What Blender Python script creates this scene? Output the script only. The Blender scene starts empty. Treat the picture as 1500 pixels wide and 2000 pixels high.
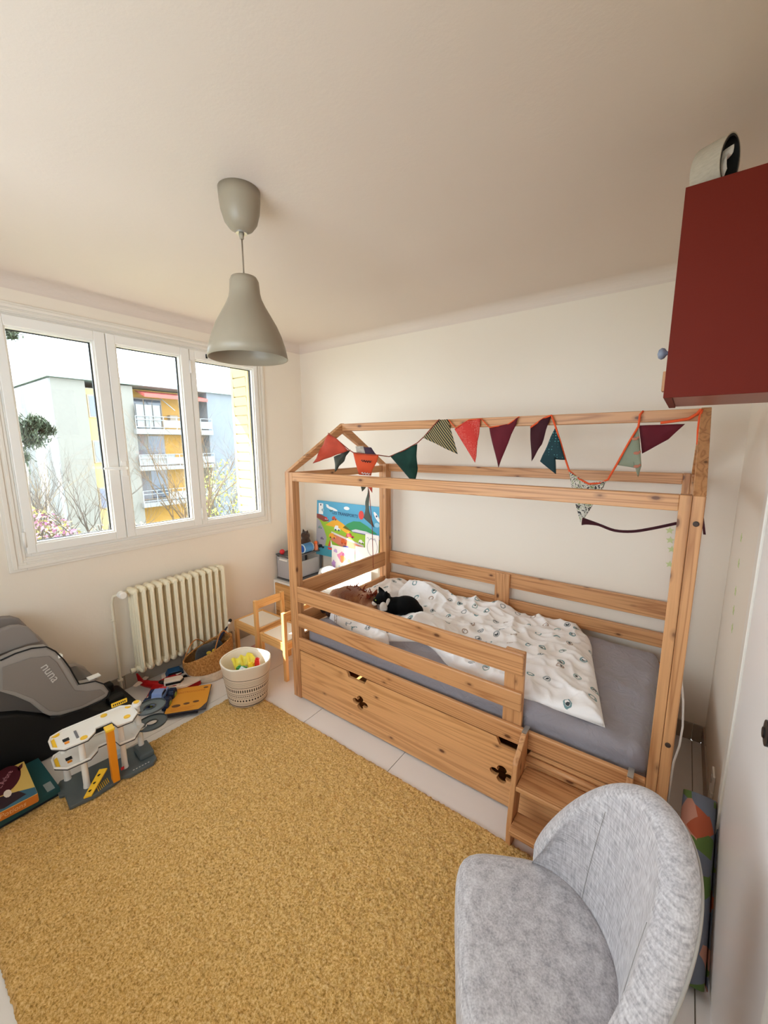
import bpy, bmesh, math, random
from mathutils import Vector, Matrix, noise
from mathutils.geometry import tessellate_polygon
random.seed(7)
S = bpy.context.scene
COL = S.collection
PI = math.pi
# ------------------------------------------------------------------ camera
CAM = Vector((3.0308, -2.7481, 1.7053)); YAW, PITCH, ROLL, FPX = 2.2105, -0.1675, -0.0038, 788.426
FWD = Vector((math.cos(YAW)*math.cos(PITCH), math.sin(YAW)*math.cos(PITCH), math.sin(PITCH)))
_r = Vector((math.sin(YAW), -math.cos(YAW), 0)); _u = _r.cross(FWD)
RGT = _r*math.cos(ROLL)+_u*math.sin(ROLL); UPV = -_r*math.sin(ROLL)+_u*math.cos(ROLL)
cd = bpy.data.cameras.new('camera'); cam = bpy.data.objects.new('camera', cd); COL.objects.link(cam)
cd.sensor_fit = 'HORIZONTAL'; cd.sensor_width = 36; cd.lens = FPX/1500*36; cd.clip_start = 0.03; cd.clip_end = 300
mw = Matrix((RGT, UPV, -FWD)).transposed().to_4x4(); mw.translation = CAM; cam.matrix_world = mw
S.camera = cam
# ------------------------------------------------------------------ light and exposure
w = bpy.data.worlds.new('sky'); S.world = w; w.use_nodes = True
bg = w.node_tree.nodes['Background']; bg.inputs[0].default_value = (0.79, 0.89, 1.0, 1); bg.inputs[1].default_value = 7.0
sd = bpy.data.lights.new('sun', 'SUN'); sun = bpy.data.objects.new('sun', sd); COL.objects.link(sun)
sd.energy = 20.0; sd.angle = math.radians(0.6); sd.color = (1.0, 0.955, 0.89)
sun.rotation_euler = Vector((1, 0.88, -1.17)).to_track_quat('-Z', 'Y').to_euler()
pdt = bpy.data.lights.new('window_portal', 'AREA'); pdt.shape = 'RECTANGLE'; pdt.size = 1.72; pdt.size_y = 1.42; pdt.cycles.is_portal = True
po = bpy.data.objects.new('window_portal', pdt); COL.objects.link(po); po.location = (-0.31, -1.34, 1.73)
po.rotation_euler = Vector((1, 0, 0)).to_track_quat('-Z', 'Y').to_euler()
pd2 = bpy.data.lights.new('window_portal', 'AREA'); pd2.shape = 'RECTANGLE'; pd2.size = 1.9; pd2.size_y = 1.4; pd2.cycles.is_portal = True  # portal for the added fill window behind the camera
pq = bpy.data.objects.new('window_portal', pd2); COL.objects.link(pq); pq.location = (1.95, -3.49, 1.6)
pq.rotation_euler = Vector((0, 1, 0)).to_track_quat('-Z', 'Y').to_euler()
S.view_settings.view_transform = 'Standard'; S.view_settings.look = 'None'
S.view_settings.gamma = 1.0; S.view_settings.use_curve_mapping = False
S.view_settings.exposure = 0.45
S.cycles.max_bounces = 12; S.cycles.diffuse_bounces = 9; S.cycles.glossy_bounces = 4
S.cycles.transparent_max_bounces = 16; S.cycles.transmission_bounces = 6
S.cycles.sample_clamp_indirect = 12

def at(px, py, axis, val):
    d = FWD + RGT*((px-750)/FPX) - UPV*((py-1000)/FPX)
    return CAM + d*((val-CAM[axis])/d[axis])

# ------------------------------------------------------------------ materials
def srgb(h):
    h = h.lstrip('#'); c = [int(h[i:i+2], 16)/255 for i in (0, 2, 4)]
    return tuple(((x+0.055)/1.055)**2.4 if x > 0.04045 else x/12.92 for x in c)+(1,)
MC = {}
class NT:
    def __init__(s, name):
        s.m = bpy.data.materials.new(name); s.m.use_nodes = True; s.t = s.m.node_tree
        s.b = s.t.nodes['Principled BSDF']; s.out = s.t.nodes['Material Output']
    def n(s, typ, ins=None, **kw):
        x = s.t.nodes.new(typ)
        for k, v in kw.items(): setattr(x, k, v)
        for k, v in (ins or {}).items(): s.set(x.inputs[k], v)
        return x
    def set(s, inp, v):
        if isinstance(v, bpy.types.NodeSocket): s.t.links.new(v, inp)
        elif isinstance(v, bpy.types.Node): s.t.links.new(v.outputs[0], inp)
        else: inp.default_value = v
    def ramp(s, fac, stops, interp='LINEAR'):
        r = s.n('ShaderNodeValToRGB', {0: fac}); cr = r.color_ramp; cr.interpolation = interp
        while len(cr.elements) < len(stops): cr.elements.new(0.5)
        for e, (p, c) in zip(cr.elements, stops): e.position = p; e.color = c if len(c) == 4 else tuple(c)+(1,)
        return r.outputs[0]
    def mix(s, fac, a, b, mode='MIX'):
        m = s.n('ShaderNodeMix', data_type='RGBA', blend_type=mode)
        s.set(m.inputs[0], fac); s.set(m.inputs[6], a); s.set(m.inputs[7], b); return m.outputs[2]
    def math(s, op, a, b=0.0, c=None):
        m = s.n('ShaderNodeMath', operation=op); s.set(m.inputs[0], a); s.set(m.inputs[1], b)
        if c is not None: s.set(m.inputs[2], c)
        return m.outputs[0]
    def coord(s, scale=(1, 1, 1), loc=None, rnd=False, kind='Object', rot=(0, 0, 0)):
        tc = s.n('ShaderNodeTexCoord'); v = tc.outputs[kind]
        if rnd:
            oi = s.n('ShaderNodeObjectInfo'); k = s.math('MULTIPLY', oi.outputs['Random'], 37.0)
            cx = s.n('ShaderNodeCombineXYZ', {0: k, 1: k, 2: k})
            v = s.n('ShaderNodeVectorMath', {0: v, 1: cx.outputs[0]}, operation='ADD').outputs[0]
        mp = s.n('ShaderNodeMapping', {0: v}); mp.inputs['Scale'].default_value = scale; mp.inputs['Rotation'].default_value = rot
        if loc: mp.inputs['Location'].default_value = loc
        return mp.outputs[0]
    def noise(s, vec, scale, detail=3, rough=0.5, dist=0.0):
        return s.n('ShaderNodeTexNoise', {'Vector': vec, 'Scale': scale, 'Detail': detail, 'Roughness': rough, 'Distortion': dist}).outputs[0]
    def bump(s, h, strength=0.3, dist=0.01):
        b = s.n('ShaderNodeBump', {'Height': h, 'Strength': strength, 'Distance': dist}); s.t.links.new(b.outputs[0], s.b.inputs['Normal'])
    def base(s, c): s.set(s.b.inputs['Base Color'], c)
    def rough(s, c): s.set(s.b.inputs['Roughness'], c)

def M(name, col, rough=0.55, metal=0.0, var=0.0, vscale=6.0, bump=0.0, bscale=60.0, sheen=0.0, spec=0.4):
    if name in MC: return MC[name]
    k = NT(name); c = srgb(col) if isinstance(col, str) else tuple(col)+(1,)
    k.b.inputs['Roughness'].default_value = rough; k.b.inputs['Metallic'].default_value = metal
    k.b.inputs['Specular IOR Level'].default_value = spec
    if sheen: k.b.inputs['Sheen Weight'].default_value = sheen
    v = k.coord()
    if var:
        n = k.noise(v, vscale, 4)
        lo = tuple(x*(1-var) for x in c[:3])+(1,); hi = tuple(min(1, x*(1+var)) for x in c[:3])+(1,)
        k.base(k.ramp(n, [(0.3, lo), (0.7, hi)]))
    else: k.base(c)
    if bump: k.bump(k.noise(v, bscale, 3), bump, 0.004)
    MC[name] = k.m; return k.m

def wood(name, axis, light='#D09A68', dark='#A87044', ring='#86562C', rough=0.45, knots=True):
    if name in MC: return MC[name]
    k = NT(name); sc = [14.0, 14.0, 14.0]; sc[axis] = 0.5
    v = k.coord(tuple(sc), rnd=True)
    n1 = k.noise(v, 1.0, 2, 0.4, 0.3)
    bands = k.math('FRACT', k.math('MULTIPLY', n1, 9.0))
    bands = k.math('ABSOLUTE', k.math('SUBTRACT', bands, 0.5))
    col = k.ramp(bands, [(0.0, srgb(dark)), (0.22, srgb(light)), (0.5, tuple(x*1.06 for x in srgb(light)[:3]))])
    big = k.noise(v, 0.35, 2); col = k.mix(k.math('MULTIPLY', big, 0.28), col, srgb(dark))
    sc2 = [60.0, 60.0, 60.0]; sc2[axis] = 2.0
    v2 = k.coord(tuple(sc2), rnd=True); fine = k.noise(v2, 3.0, 2)
    col = k.mix(0.14, col, k.ramp(fine, [(0.35, srgb(ring)), (0.65, srgb(light))]))
    if knots:
        sc3 = [11.0, 11.0, 11.0]; sc3[axis] = 5.5
        v3 = k.coord(tuple(sc3), rnd=True)
        vo = k.n('ShaderNodeTexVoronoi', {'Vector': v3, 'Scale': 1.0, 'Randomness': 1.0})
        d = vo.outputs['Distance']
        kn = k.ramp(d, [(0.0, (1, 1, 1, 1)), (0.07, (0.9, 0.9, 0.9, 1)), (0.095, (0.35, 0.35, 0.35, 1)), (0.17, (0, 0, 0, 1))])
        col = k.mix(kn, col, srgb('#5E3318'))
    k.base(col); k.rough(rough); k.bump(bands, 0.08, 0.002)
    MC[name] = k.m; return k.m

def glass(name='window_glass', tint=(0.97, 0.985, 0.98), refl=0.06):
    if name in MC: return MC[name]
    k = NT(name); k.t.nodes.remove(k.b)
    tr = k.n('ShaderNodeBsdfTransparent', {0: tint+(1,)}); gl = k.n('ShaderNodeBsdfGlossy', {0: (1, 1, 1, 1), 1: 0.02})
    mx = k.n('ShaderNodeMixShader', {0: refl}); k.t.links.new(tr.outputs[0], mx.inputs[1]); k.t.links.new(gl.outputs[0], mx.inputs[2])
    k.t.links.new(mx.outputs[0], k.out.inputs[0]); MC[name] = k.m; return k.m
def clear_plastic(name, col, alpha=0.5):
    if name in MC: return MC[name]
    k = NT(name); k.base(srgb(col)); k.rough(0.25); k.b.inputs['Alpha'].default_value = alpha
    MC[name] = k.m; return k.m

# ------------------------------------------------------------------ mesh building
ROOTM = {}
class G:
    def __init__(s): s.v = []; s.f = []; s.mi = []; s.uv = None
    def add(s, vs, fs, mi=0, M=None):
        o = len(s.v)
        s.v += [tuple(M @ Vector(p)) if M is not None else tuple(p) for p in vs]
        s.f += [tuple(o+i for i in f) for f in fs]; s.mi += [mi]*len(fs); return s
    def box(s, x0, x1, y0, y1, z0, z1, mi=0, M=None):
        return s.add([(x0, y0, z0), (x1, y0, z0), (x1, y1, z0), (x0, y1, z0), (x0, y0, z1), (x1, y0, z1), (x1, y1, z1), (x0, y1, z1)],
                     [(0, 3, 2, 1), (4, 5, 6, 7), (0, 1, 5, 4), (1, 2, 6, 5), (2, 3, 7, 6), (3, 0, 4, 7)], mi, M)
    def cbox(s, c, d, mi=0, M=None):
        return s.box(c[0]-d[0]/2, c[0]+d[0]/2, c[1]-d[1]/2, c[1]+d[1]/2, c[2]-d[2]/2, c[2]+d[2]/2, mi, M)
    def lathe(s, prof, n=24, c=(0, 0, 0), mi=0, M=None, cap=(True, True)):
        vs = []; fs = []
        for r, z in prof:
            for i in range(n):
                a = 2*PI*i/n; vs.append((c[0]+r*math.cos(a), c[1]+r*math.sin(a), c[2]+z))
        for j in range(len(prof)-1):
            for i in range(n):
                i2 = (i+1) % n; fs.append((j*n+i, j*n+i2, (j+1)*n+i2, (j+1)*n+i))
        if cap[0] and prof[0][0] > 1e-5: fs.append(tuple(range(n-1, -1, -1)))
        if cap[1] and prof[-1][0] > 1e-5: fs.append(tuple((len(prof)-1)*n+i for i in range(n)))
        return s.add(vs, fs, mi, M)
    def tube(s, pts, r, n=10, mi=0, M=None, closed=False):
        pts = [Vector(p) for p in pts]; rs = r if isinstance(r, (list, tuple)) else [r]*len(pts)
        vs = []; fs = []; prev = None
        for i, p in enumerate(pts):
            a = pts[max(i-1, 0)]; b = pts[min(i+1, len(pts)-1)]
            if closed: a = pts[i-1]; b = pts[(i+1) % len(pts)]
            t = (b-a).normalized()
            if prev is None:
                up = Vector((0, 0, 1)) if abs(t.z) < 0.9 else Vector((1, 0, 0)); x = t.cross(up).normalized()
            else:
                x = (prev-t*prev.dot(t)).normalized()
            prev = x; y = t.cross(x)
            for k in range(n):
                an = 2*PI*k/n; vs.append(tuple(p+(x*math.cos(an)+y*math.sin(an))*rs[i]))
        m = len(pts)
        for j in range(m if closed else m-1):
            for k in range(n):
                k2 = (k+1) % n; j2 = (j+1) % m; fs.append((j*n+k, j*n+k2, j2*n+k2, j2*n+k))
        if not closed: fs.append(tuple(range(n-1, -1, -1))); fs.append(tuple((m-1)*n+k for k in range(n)))
        return s.add(vs, fs, mi, M)
    def ribbon(s, pts, wdir, wid, th=0.0015, mi=0):
        wd = Vector(wdir).normalized()*wid/2
        vs = []; fs = []
        for i, p in enumerate(pts):
            p = Vector(p); a = Vector(pts[max(i-1, 0)]); b = Vector(pts[min(i+1, len(pts)-1)])
            nn = (b-a).cross(wd); nn = nn.normalized()*th/2 if nn.length > 1e-9 else Vector((0, th/2, 0))
            vs += [p-wd-nn, p+wd-nn, p+wd+nn, p-wd+nn]
        for i in range(len(pts)-1):
            for k in range(4):
                k2 = (k+1) % 4; fs.append((i*4+k, i*4+k2, i*4+4+k2, i*4+4+k))
        fs.append((3, 2, 1, 0)); e = 4*(len(pts)-1); fs.append((e, e+1, e+2, e+3))
        return s.add(vs, fs, mi)
    def prism(s, poly, a0, a1, axis=2, mi=0, M=None, holes=()):
        # poly: 2D points in the plane normal to axis (axis 0: y,z; 1: x,z; 2: x,y)
        def P(p, a):
            return {0: (a, p[0], p[1]), 1: (p[0], a, p[1]), 2: (p[0], p[1], a)}[axis]
        loops = [list(poly)]+[list(h) for h in holes]
        allp = [q for l in loops for q in l]; n = len(allp)
        vs = [P(q, a0) for q in allp]+[P(q, a1) for q in allp]; fs = []
        if holes:
            for t in tessellate_polygon([[Vector((q[0], q[1], 0)) for q in l] for l in loops]):
                fs.append(tuple(t)); fs.append(tuple(n+i for i in reversed(t)))
        else:
            fs.append(tuple(range(n-1, -1, -1))); fs.append(tuple(range(n, 2*n)))
        o = 0
        for l in loops:
            m = len(l)
            for i in range(m): j = (i+1) % m; fs.append((o+i, o+j, n+o+j, n+o+i))
            o += m
        return s.add(vs, fs, mi, M)
    def grid(s, fn, nu, nv, mi=0, M=None, closeu=False, closev=False):
        vs = [fn(i/(nu if closeu else nu-1), j/(nv if closev else nv-1)) for i in range(nu) for j in range(nv)]
        fs = []
        for i in range(nu if closeu else nu-1):
            for j in range(nv if closev else nv-1):
                i2 = (i+1) % nu; j2 = (j+1) % nv; fs.append((i*nv+j, i2*nv+j, i2*nv+j2, i*nv+j2))
        return s.add(vs, fs, mi, M)
    def ell(s, c, r, nu=16, nv=10, mi=0, M=None, rot=None):
        R = rot.to_matrix().to_4x4() if rot else Matrix()
        T = Matrix.Translation(c) @ R
        vs = []; fs = []
        for j in range(1, nv):
            th = PI*j/nv
            for i in range(nu):
                a = 2*PI*i/nu; vs.append(T @ Vector((r[0]*math.sin(th)*math.cos(a), r[1]*math.sin(th)*math.sin(a), r[2]*math.cos(th))))
        t = len(vs); vs.append(T @ Vector((0, 0, r[2]))); vs.append(T @ Vector((0, 0, -r[2])))
        for j in range(nv-2):
            for i in range(nu): i2 = (i+1) % nu; fs.append((j*nu+i, (j+1)*nu+i, (j+1)*nu+i2, j*nu+i2))
        for i in range(nu):
            i2 = (i+1) % nu; fs.append((t, i, i2)); fs.append((t+1, (nv-2)*nu+i2, (nv-2)*nu+i))
        return s.add(vs, fs, mi, M)
    def build(s, name, mats, parent=None, local=False, bevel=0, smooth=False, solid=0, sub=0, fix=True, seg=2, remesh=0):
        me = bpy.data.meshes.new(name); me.from_pydata(s.v, [], s.f)
        if not isinstance(mats, (list, tuple)): mats = [mats]
        for m in mats: me.materials.append(m)
        if len(mats) > 1: me.polygons.foreach_set('material_index', s.mi)
        o = bpy.data.objects.new(name, me); COL.objects.link(o)
        if parent is not None:
            o.parent = parent
            if not local: me.transform(rootm(parent).inverted())
        if fix:
            b = bmesh.new(); b.from_mesh(me); bmesh.ops.recalc_face_normals(b, faces=b.faces); b.to_mesh(me); b.free()
        if smooth: me.polygons.foreach_set('use_smooth', [True]*len(me.polygons))
        if remesh:
            md = o.modifiers.new('Remesh', 'REMESH'); md.mode = 'VOXEL'; md.voxel_size = remesh; md.use_smooth_shade = True
            md = o.modifiers.new('Smooth', 'SMOOTH'); md.iterations = 6; md.factor = 0.6
        if solid: md = o.modifiers.new('Solid', 'SOLIDIFY'); md.thickness = solid; md.offset = 0
        if bevel:
            md = o.modifiers.new('Bevel', 'BEVEL'); md.width = bevel; md.segments = seg; md.limit_method = 'ANGLE'; md.angle_limit = math.radians(40)
        if sub: md = o.modifiers.new('Sub', 'SUBSURF'); md.levels = sub; md.render_levels = sub
        return o
def rootm(o):
    m = ROOTM.get(o.name, Matrix())
    return m
def thing(name, label, cat, loc=(0, 0, 0), rotz=0.0, group=None):
    o = bpy.data.objects.new(name, None); COL.objects.link(o); o.empty_display_size = 0.05
    o.location = loc; o.rotation_euler = (0, 0, rotz); o['label'] = label; o['category'] = cat
    ROOTM[o.name] = Matrix.Translation(loc) @ Matrix.Rotation(rotz, 4, 'Z')
    if group: o['group'] = group
    return o
def tag(o, label, cat, group=None):
    o['label'] = label; o['category'] = cat
    if group: o['group'] = group
    return o
def struct(o): o['kind'] = 'structure'; return o
def sroot(name, loc=(0, 0, 0)):
    o = bpy.data.objects.new(name, None); COL.objects.link(o); o.location = loc; o['kind'] = 'structure'
    ROOTM[o.name] = Matrix.Translation(loc); return o
def copy(o, parent=None):
    c = o.copy(); COL.objects.link(c)
    if parent is not None: c.parent = parent
    for ch in list(o.children): copy(ch, c)
    return c
def B(parent, name, m, x0, x1, y0, y1, z0, z1, bevel=0.002, local=False):
    return G().box(x0, x1, y0, y1, z0, z1).build(name, m, parent, bevel=bevel, local=local)
def text(body, size, m, parent, Mx, name='lettering', depth=0.0006, align='CENTER', local=True, shear=0.0):
    cu = bpy.data.curves.new(name, 'FONT'); cu.body = body; cu.size = size; cu.extrude = depth; cu.align_x = align; cu.align_y = 'CENTER'; cu.shear = shear
    cu.resolution_u = 3
    t = bpy.data.objects.new(name, cu); COL.objects.link(t); bpy.context.view_layer.update()
    me = bpy.data.meshes.new_from_object(t); bpy.data.objects.remove(t); me.transform(Mx)
    me.materials.clear(); me.materials.append(m)
    o = bpy.data.objects.new(name, me); COL.objects.link(o); o.parent = parent
    if not local: me.transform(rootm(parent).inverted())
    return o
def frame(o, x, y):  # 4x4 with columns x, y, x×y at origin o
    x = Vector(x).normalized(); y = Vector(y).normalized(); z = x.cross(y)
    m = Matrix((x, y, z)).transposed().to_4x4(); m.translation = Vector(o); return m

# ------------------------------------------------------------------ shared materials
def plaster(name, col, tint, bump=0.25):
    k = NT(name); v = k.coord(); n = k.noise(v, 1.3, 3); k.base(k.mix(k.math('MULTIPLY', n, 0.6), srgb(col), srgb(tint)))
    k.rough(0.55); f = k.noise(v, 55, 4, 0.6); k.bump(f, bump, 0.0025); return k.m
m_wall = plaster('wall_paint', '#ECE3D5', '#E6DACA')
m_ceil = plaster('ceiling_paint', '#DDD0C5', '#D8CABD')
k = NT('floor_tile_glaze'); v = k.coord(rnd=True); k.base(k.mix(k.noise(v, 3.0, 4), srgb('#DEDAD8'), srgb('#E8E4E2'))); k.rough(0.3); k.bump(k.noise(v, 20, 2), 0.05, 0.002); m_tile = k.m
m_grout = M('grout', '#8E867C', 0.9)
m_base = M('skirting_tile', '#A79C8E', 0.4, var=0.06)
m_upvc = M('white_window_plastic', '#EDEBE6', 0.28)
m_trim = M('white_gloss_paint', '#E8E2D8', 0.4)
m_rubber = M('black_rubber', '#141414', 0.6)
m_white = M('white_plastic', '#F1EFEA', 0.4)
m_black = M('black_plastic', '#0E0E0E', 0.5)
m_steel = M('brushed_steel', '#B9B9B7', 0.3, metal=0.9)
PX = wood('pine_grain_x', 0); PY = wood('pine_grain_y', 1); PZ = wood('pine_grain_z', 2)

# ------------------------------------------------------------------ room shell
L = 3.265; H = 2.61; YF = -3.35; T = 0.12
W0, W1, Z0, Z1 = -2.175, -0.50, 1.06, 2.415          # window opening in the left wall
g = G(); g.box(-0.28, 0, YF-T, W0, 0, H+.1); g.box(-0.28, 0, W1, T, 0, H+.1); g.box(-0.28, 0, W0, W1, 0, Z0); g.box(-0.28, 0, W0, W1, Z1, H+.1)
struct(g.build('wall_left', m_wall))
struct(G().box(0, L+T, 0, T, 0, H+.1).build('wall_back', m_wall))
struct(G().box(L, L+T, YF-T, 0, 0, H+.1).build('wall_right', m_wall))
g = G(); g.box(0, 1.0, YF-T, YF, 0, H+.1); g.box(2.9, L, YF-T, YF, 0, H+.1); g.box(1.0, 2.9, YF-T, YF, 0, .9); g.box(1.0, 2.9, YF-T, YF, 2.3, H+.1)  # front wall, with an opening made for the added fill window
struct(g.build('wall_front', m_wall))
struct(G().box(0, L, YF, 0, H, H+.1).build('ceiling', m_ceil))
# rounded coving where the ceiling meets the walls
def cove(name, a, b, inward, up=H, R=0.07):
    a = Vector(a); b = Vector(b); n = Vector(inward)
    def fn(u, v):
        p = a.lerp(b, v); an = u*PI/2
        return p + n*(R-R*math.cos(PI/2-an)) + Vector((0, 0, -(R-R*math.sin(PI/2-an))))
    prof = [(0.0, -0.0)]+[(R-R*math.cos(t*PI/2/8), -(R-R*math.sin(t*PI/2/8))) for t in range(9)]
    vs = []; fs = []
    for q in (a, b):
        for (d, z) in prof: vs.append(q+n*d+Vector((0, 0, z)))
    m = len(prof)
    for i in range(m): j = (i+1) % m; fs.append((i, j, m+j, m+i))
    fs.append(tuple(range(m))); fs.append(tuple(range(2*m-1, m-1, -1)))
    return struct(G().add(vs, fs).build(name, m_ceil, smooth=False))
cove('trim_1', (0, YF, H), (0, 0, H), (1, 0, 0)); cove('trim_2', (0, 0, H), (L, 0, H), (0, -1, 0)); cove('trim_3', (L, 0, H), (L, YF, H), (-1, 0, 0))
fl = struct(G().box(0, L, YF, 0, -0.06, -0.004).build('floor', m_grout))
tiles = {}
xs = [-0.011+0.645*i for i in range(0, 7)]; ys = [-0.62-0.645*i for i in range(-1, 6)]
for i in range(6):
    for j in range(len(ys)-1):
        x0 = max(xs[i]+.002, 0.001); x1 = min(xs[i+1]-.002, L-0.001); y1 = min(ys[j]-.002, -0.001); y0 = max(ys[j+1]+.002, YF+.001)
        if x1-x0 < .01 or y1-y0 < .01: continue
        key = (round(x1-x0, 3), round(y1-y0, 3))
        if key not in tiles:
            o = G().box(0, key[0], 0, key[1], -0.006, 0).build('tile', m_tile, fl, local=True); tiles[key] = o.data
        else:
            o = bpy.data.objects.new('tile', tiles[key]); COL.objects.link(o); o.parent = fl
        o.location = (x0, y0, 0)
# skirting tiles
sk = sroot('baseboard_left'); skd = {}
def skirt(root, horizontal, a0, a1, fixed, sgn):
    a = a0
    while a < a1-0.02:
        b = min(a+0.40, a1)
        if horizontal: G().box(a+.0015, b-.0015, min(fixed, fixed+sgn*.009), max(fixed, fixed+sgn*.009), 0.001, .105).build('tile', m_base, root, bevel=.0015)
        else: G().box(min(fixed, fixed+sgn*.009), max(fixed, fixed+sgn*.009), a+.0015, b-.0015, 0.001, .105).build('tile', m_base, root, bevel=.0015)
        a = b
skirt(sk, False, YF, 0, 0, 1)
sk = sroot('baseboard_back'); skirt(sk, True, 0.01, L-.01, 0, -1)
sk = sroot('baseboard_right'); skirt(sk, False, -0.98, 0, L, -1)
# door beside the bed end, in the right wall
d = sroot('door_1', (L, -1.0, 0))
G().box(L-.022, L, -1.045, -0.985, 0, 2.10).box(L-.022, L, -1.92, -1.86, 0, 2.10).box(L-.022, L, -1.92, -0.985, 2.10, 2.16).build('door_frame', m_trim, d, bevel=.003)
G().box(L-.015, L+.0, -1.858, -1.047, 0.008, 2.098).build('door_leaf', M('white_door_paint', '#EDE9E6', .35), d, bevel=.002)
o = G().lathe([(.030, 0), (.030, .008), (.014, .010), (.012, .013)], 20, M=frame((L-.015, -1.53, 1.03), (0, 0, 1), (0, 1, 0))).build('door_handle', M('dark_metal', '#2A2625', .35, .8), d, smooth=False)

# ------------------------------------------------------------------ window
win = sroot('window_1', (0, (W0+W1)/2, Z0))
def rect_frame(G_, x0, x1, ya, yb, za, zb, wl, wr, wb, wt):
    G_.box(x0, x1, ya, ya+wl, za, zb); G_.box(x0, x1, yb-wr, yb, za, zb); G_.box(x0, x1, ya+wl, yb-wr, za, za+wb); G_.box(x0, x1, ya+wl, yb-wr, zb-wt, zb)
    return G_
rect_frame(G(), -.075, .006, W0, W1, Z0, Z1, .03, .03, .03, .03).build('window_frame', m_upvc, win, bevel=.002)
def sash(ya, yb, za, zb, wl, wr, wb, wt, x1=.034):
    s_ = rect_frame(G(), -.04, x1, ya, yb, za, zb, wl, wr, wb, wt).build('sash', m_upvc, win, bevel=.004)
    pa, pb, qa, qb = ya+wl, yb-wr, za+wb, zb-wt
    rect_frame(G(), -.03, x1-.012, pa-.002, pb+.002, qa-.002, qb+.002, .012, .012, .012, .012).build('glazing_bead', m_upvc, s_, bevel=.003, local=False)
    s_o = rect_frame(G(), -.022, -.010, pa+.008, pb-.008, qa+.008, qb-.008, .006, .009, .005, .007).build('gasket', m_rubber, s_)
    G().box(-.018, -.012, pa+.008, pb-.008, qa+.008, qb-.008).build('glass_pane', glass(), s_)
    return s_
_rm = ROOTM[win.name]
def sashw(*a, **k):
    s_ = sash(*a, **k); return s_
# sub-parts are children of the sash, whose own transform is identity inside the window's Empty
class _RM(dict): pass
_old = rootm
def rootm(o):
    m = Matrix(); p = o
    while p is not None:
        if p.name in ROOTM: return ROOTM[p.name] @ m
        m = Matrix.LocRotScale(p.location, p.rotation_euler, p.scale) @ m; p = p.parent
    return m
sash(-2.165, -1.643, 1.083, 2.397, .043, .062, .053, .057)
sash(-1.638, -1.105, 1.083, 2.397, .050, .062, .053, .057)
sash(-1.098, -0.512, 1.083, 2.397, .040, .038, .030, .065, x1=.026)
for (y, z) in ((-2.170, 1.17), (-2.170, 2.25), (-1.101, 2.27), (-1.101, 1.17)):
    G().tube([(.034, y, z-.045), (.034, y, z+.045)], .008, 10).build('hinge', m_white, win, smooth=True)
G().cbox((.028, -.965, 2.365), (.008, .012, .03)).cbox((.028, -.945, 2.365), (.004, .01, .006)).cbox((.028, -.925, 2.365), (.004, .01, .006)).build('sensor_mark', m_black, win)
hnd = G().box(.034, .044, -1.632, -1.60, 1.50, 1.60).build('handle_plate', m_white, win, bevel=.004)
G().tube([(.044, -1.616, 1.552), (.072, -1.616, 1.552), (.078, -1.63, 1.553), (.078, -1.745, 1.556)], [.010, .010, .010, .009], 10).build('window_handle', m_white, win, smooth=True)
w2 = sroot('added_fill_window', (1.95, YF, .9))  # added, unseen window behind the camera that brings extra fill light indoors
g = G(); g.box(1.0, 1.05, YF-.08, YF-.01, .9, 2.3); g.box(2.85, 2.9, YF-.08, YF-.01, .9, 2.3); g.box(1.05, 2.85, YF-.08, YF-.01, .9, .95); g.box(1.05, 2.85, YF-.08, YF-.01, 2.25, 2.3); g.box(1.92, 1.98, YF-.08, YF-.01, .95, 2.25)
g.build('window_frame', m_upvc, w2, bevel=.003)
for a_, b_ in ((1.05, 1.92), (1.98, 2.85)): G().box(a_, b_, YF-.05, YF-.044, .95, 2.25).build('glass_pane', glass(), w2)
tr = sroot('trim_4', (0, W0, Z0))
rect_frame(G(), 0, .014, W0-.075, W1+.065, Z0-.075, Z1+.055, .078, .068, .078, .058).build('architrave', m_trim, tr, bevel=.003)
rect_frame(G(), .014, .022, W0-.060, W1+.050, Z0-.060, Z1+.042, .022, .022, .022, .018).build('architrave_moulding', m_trim, tr, bevel=.003)
rect_frame(G(), .014, .020, W0-.026, W1+.020, Z0-.026, Z1+.016, .014, .014, .014, .012).build('architrave_moulding', m_trim, tr, bevel=.002)
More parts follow.
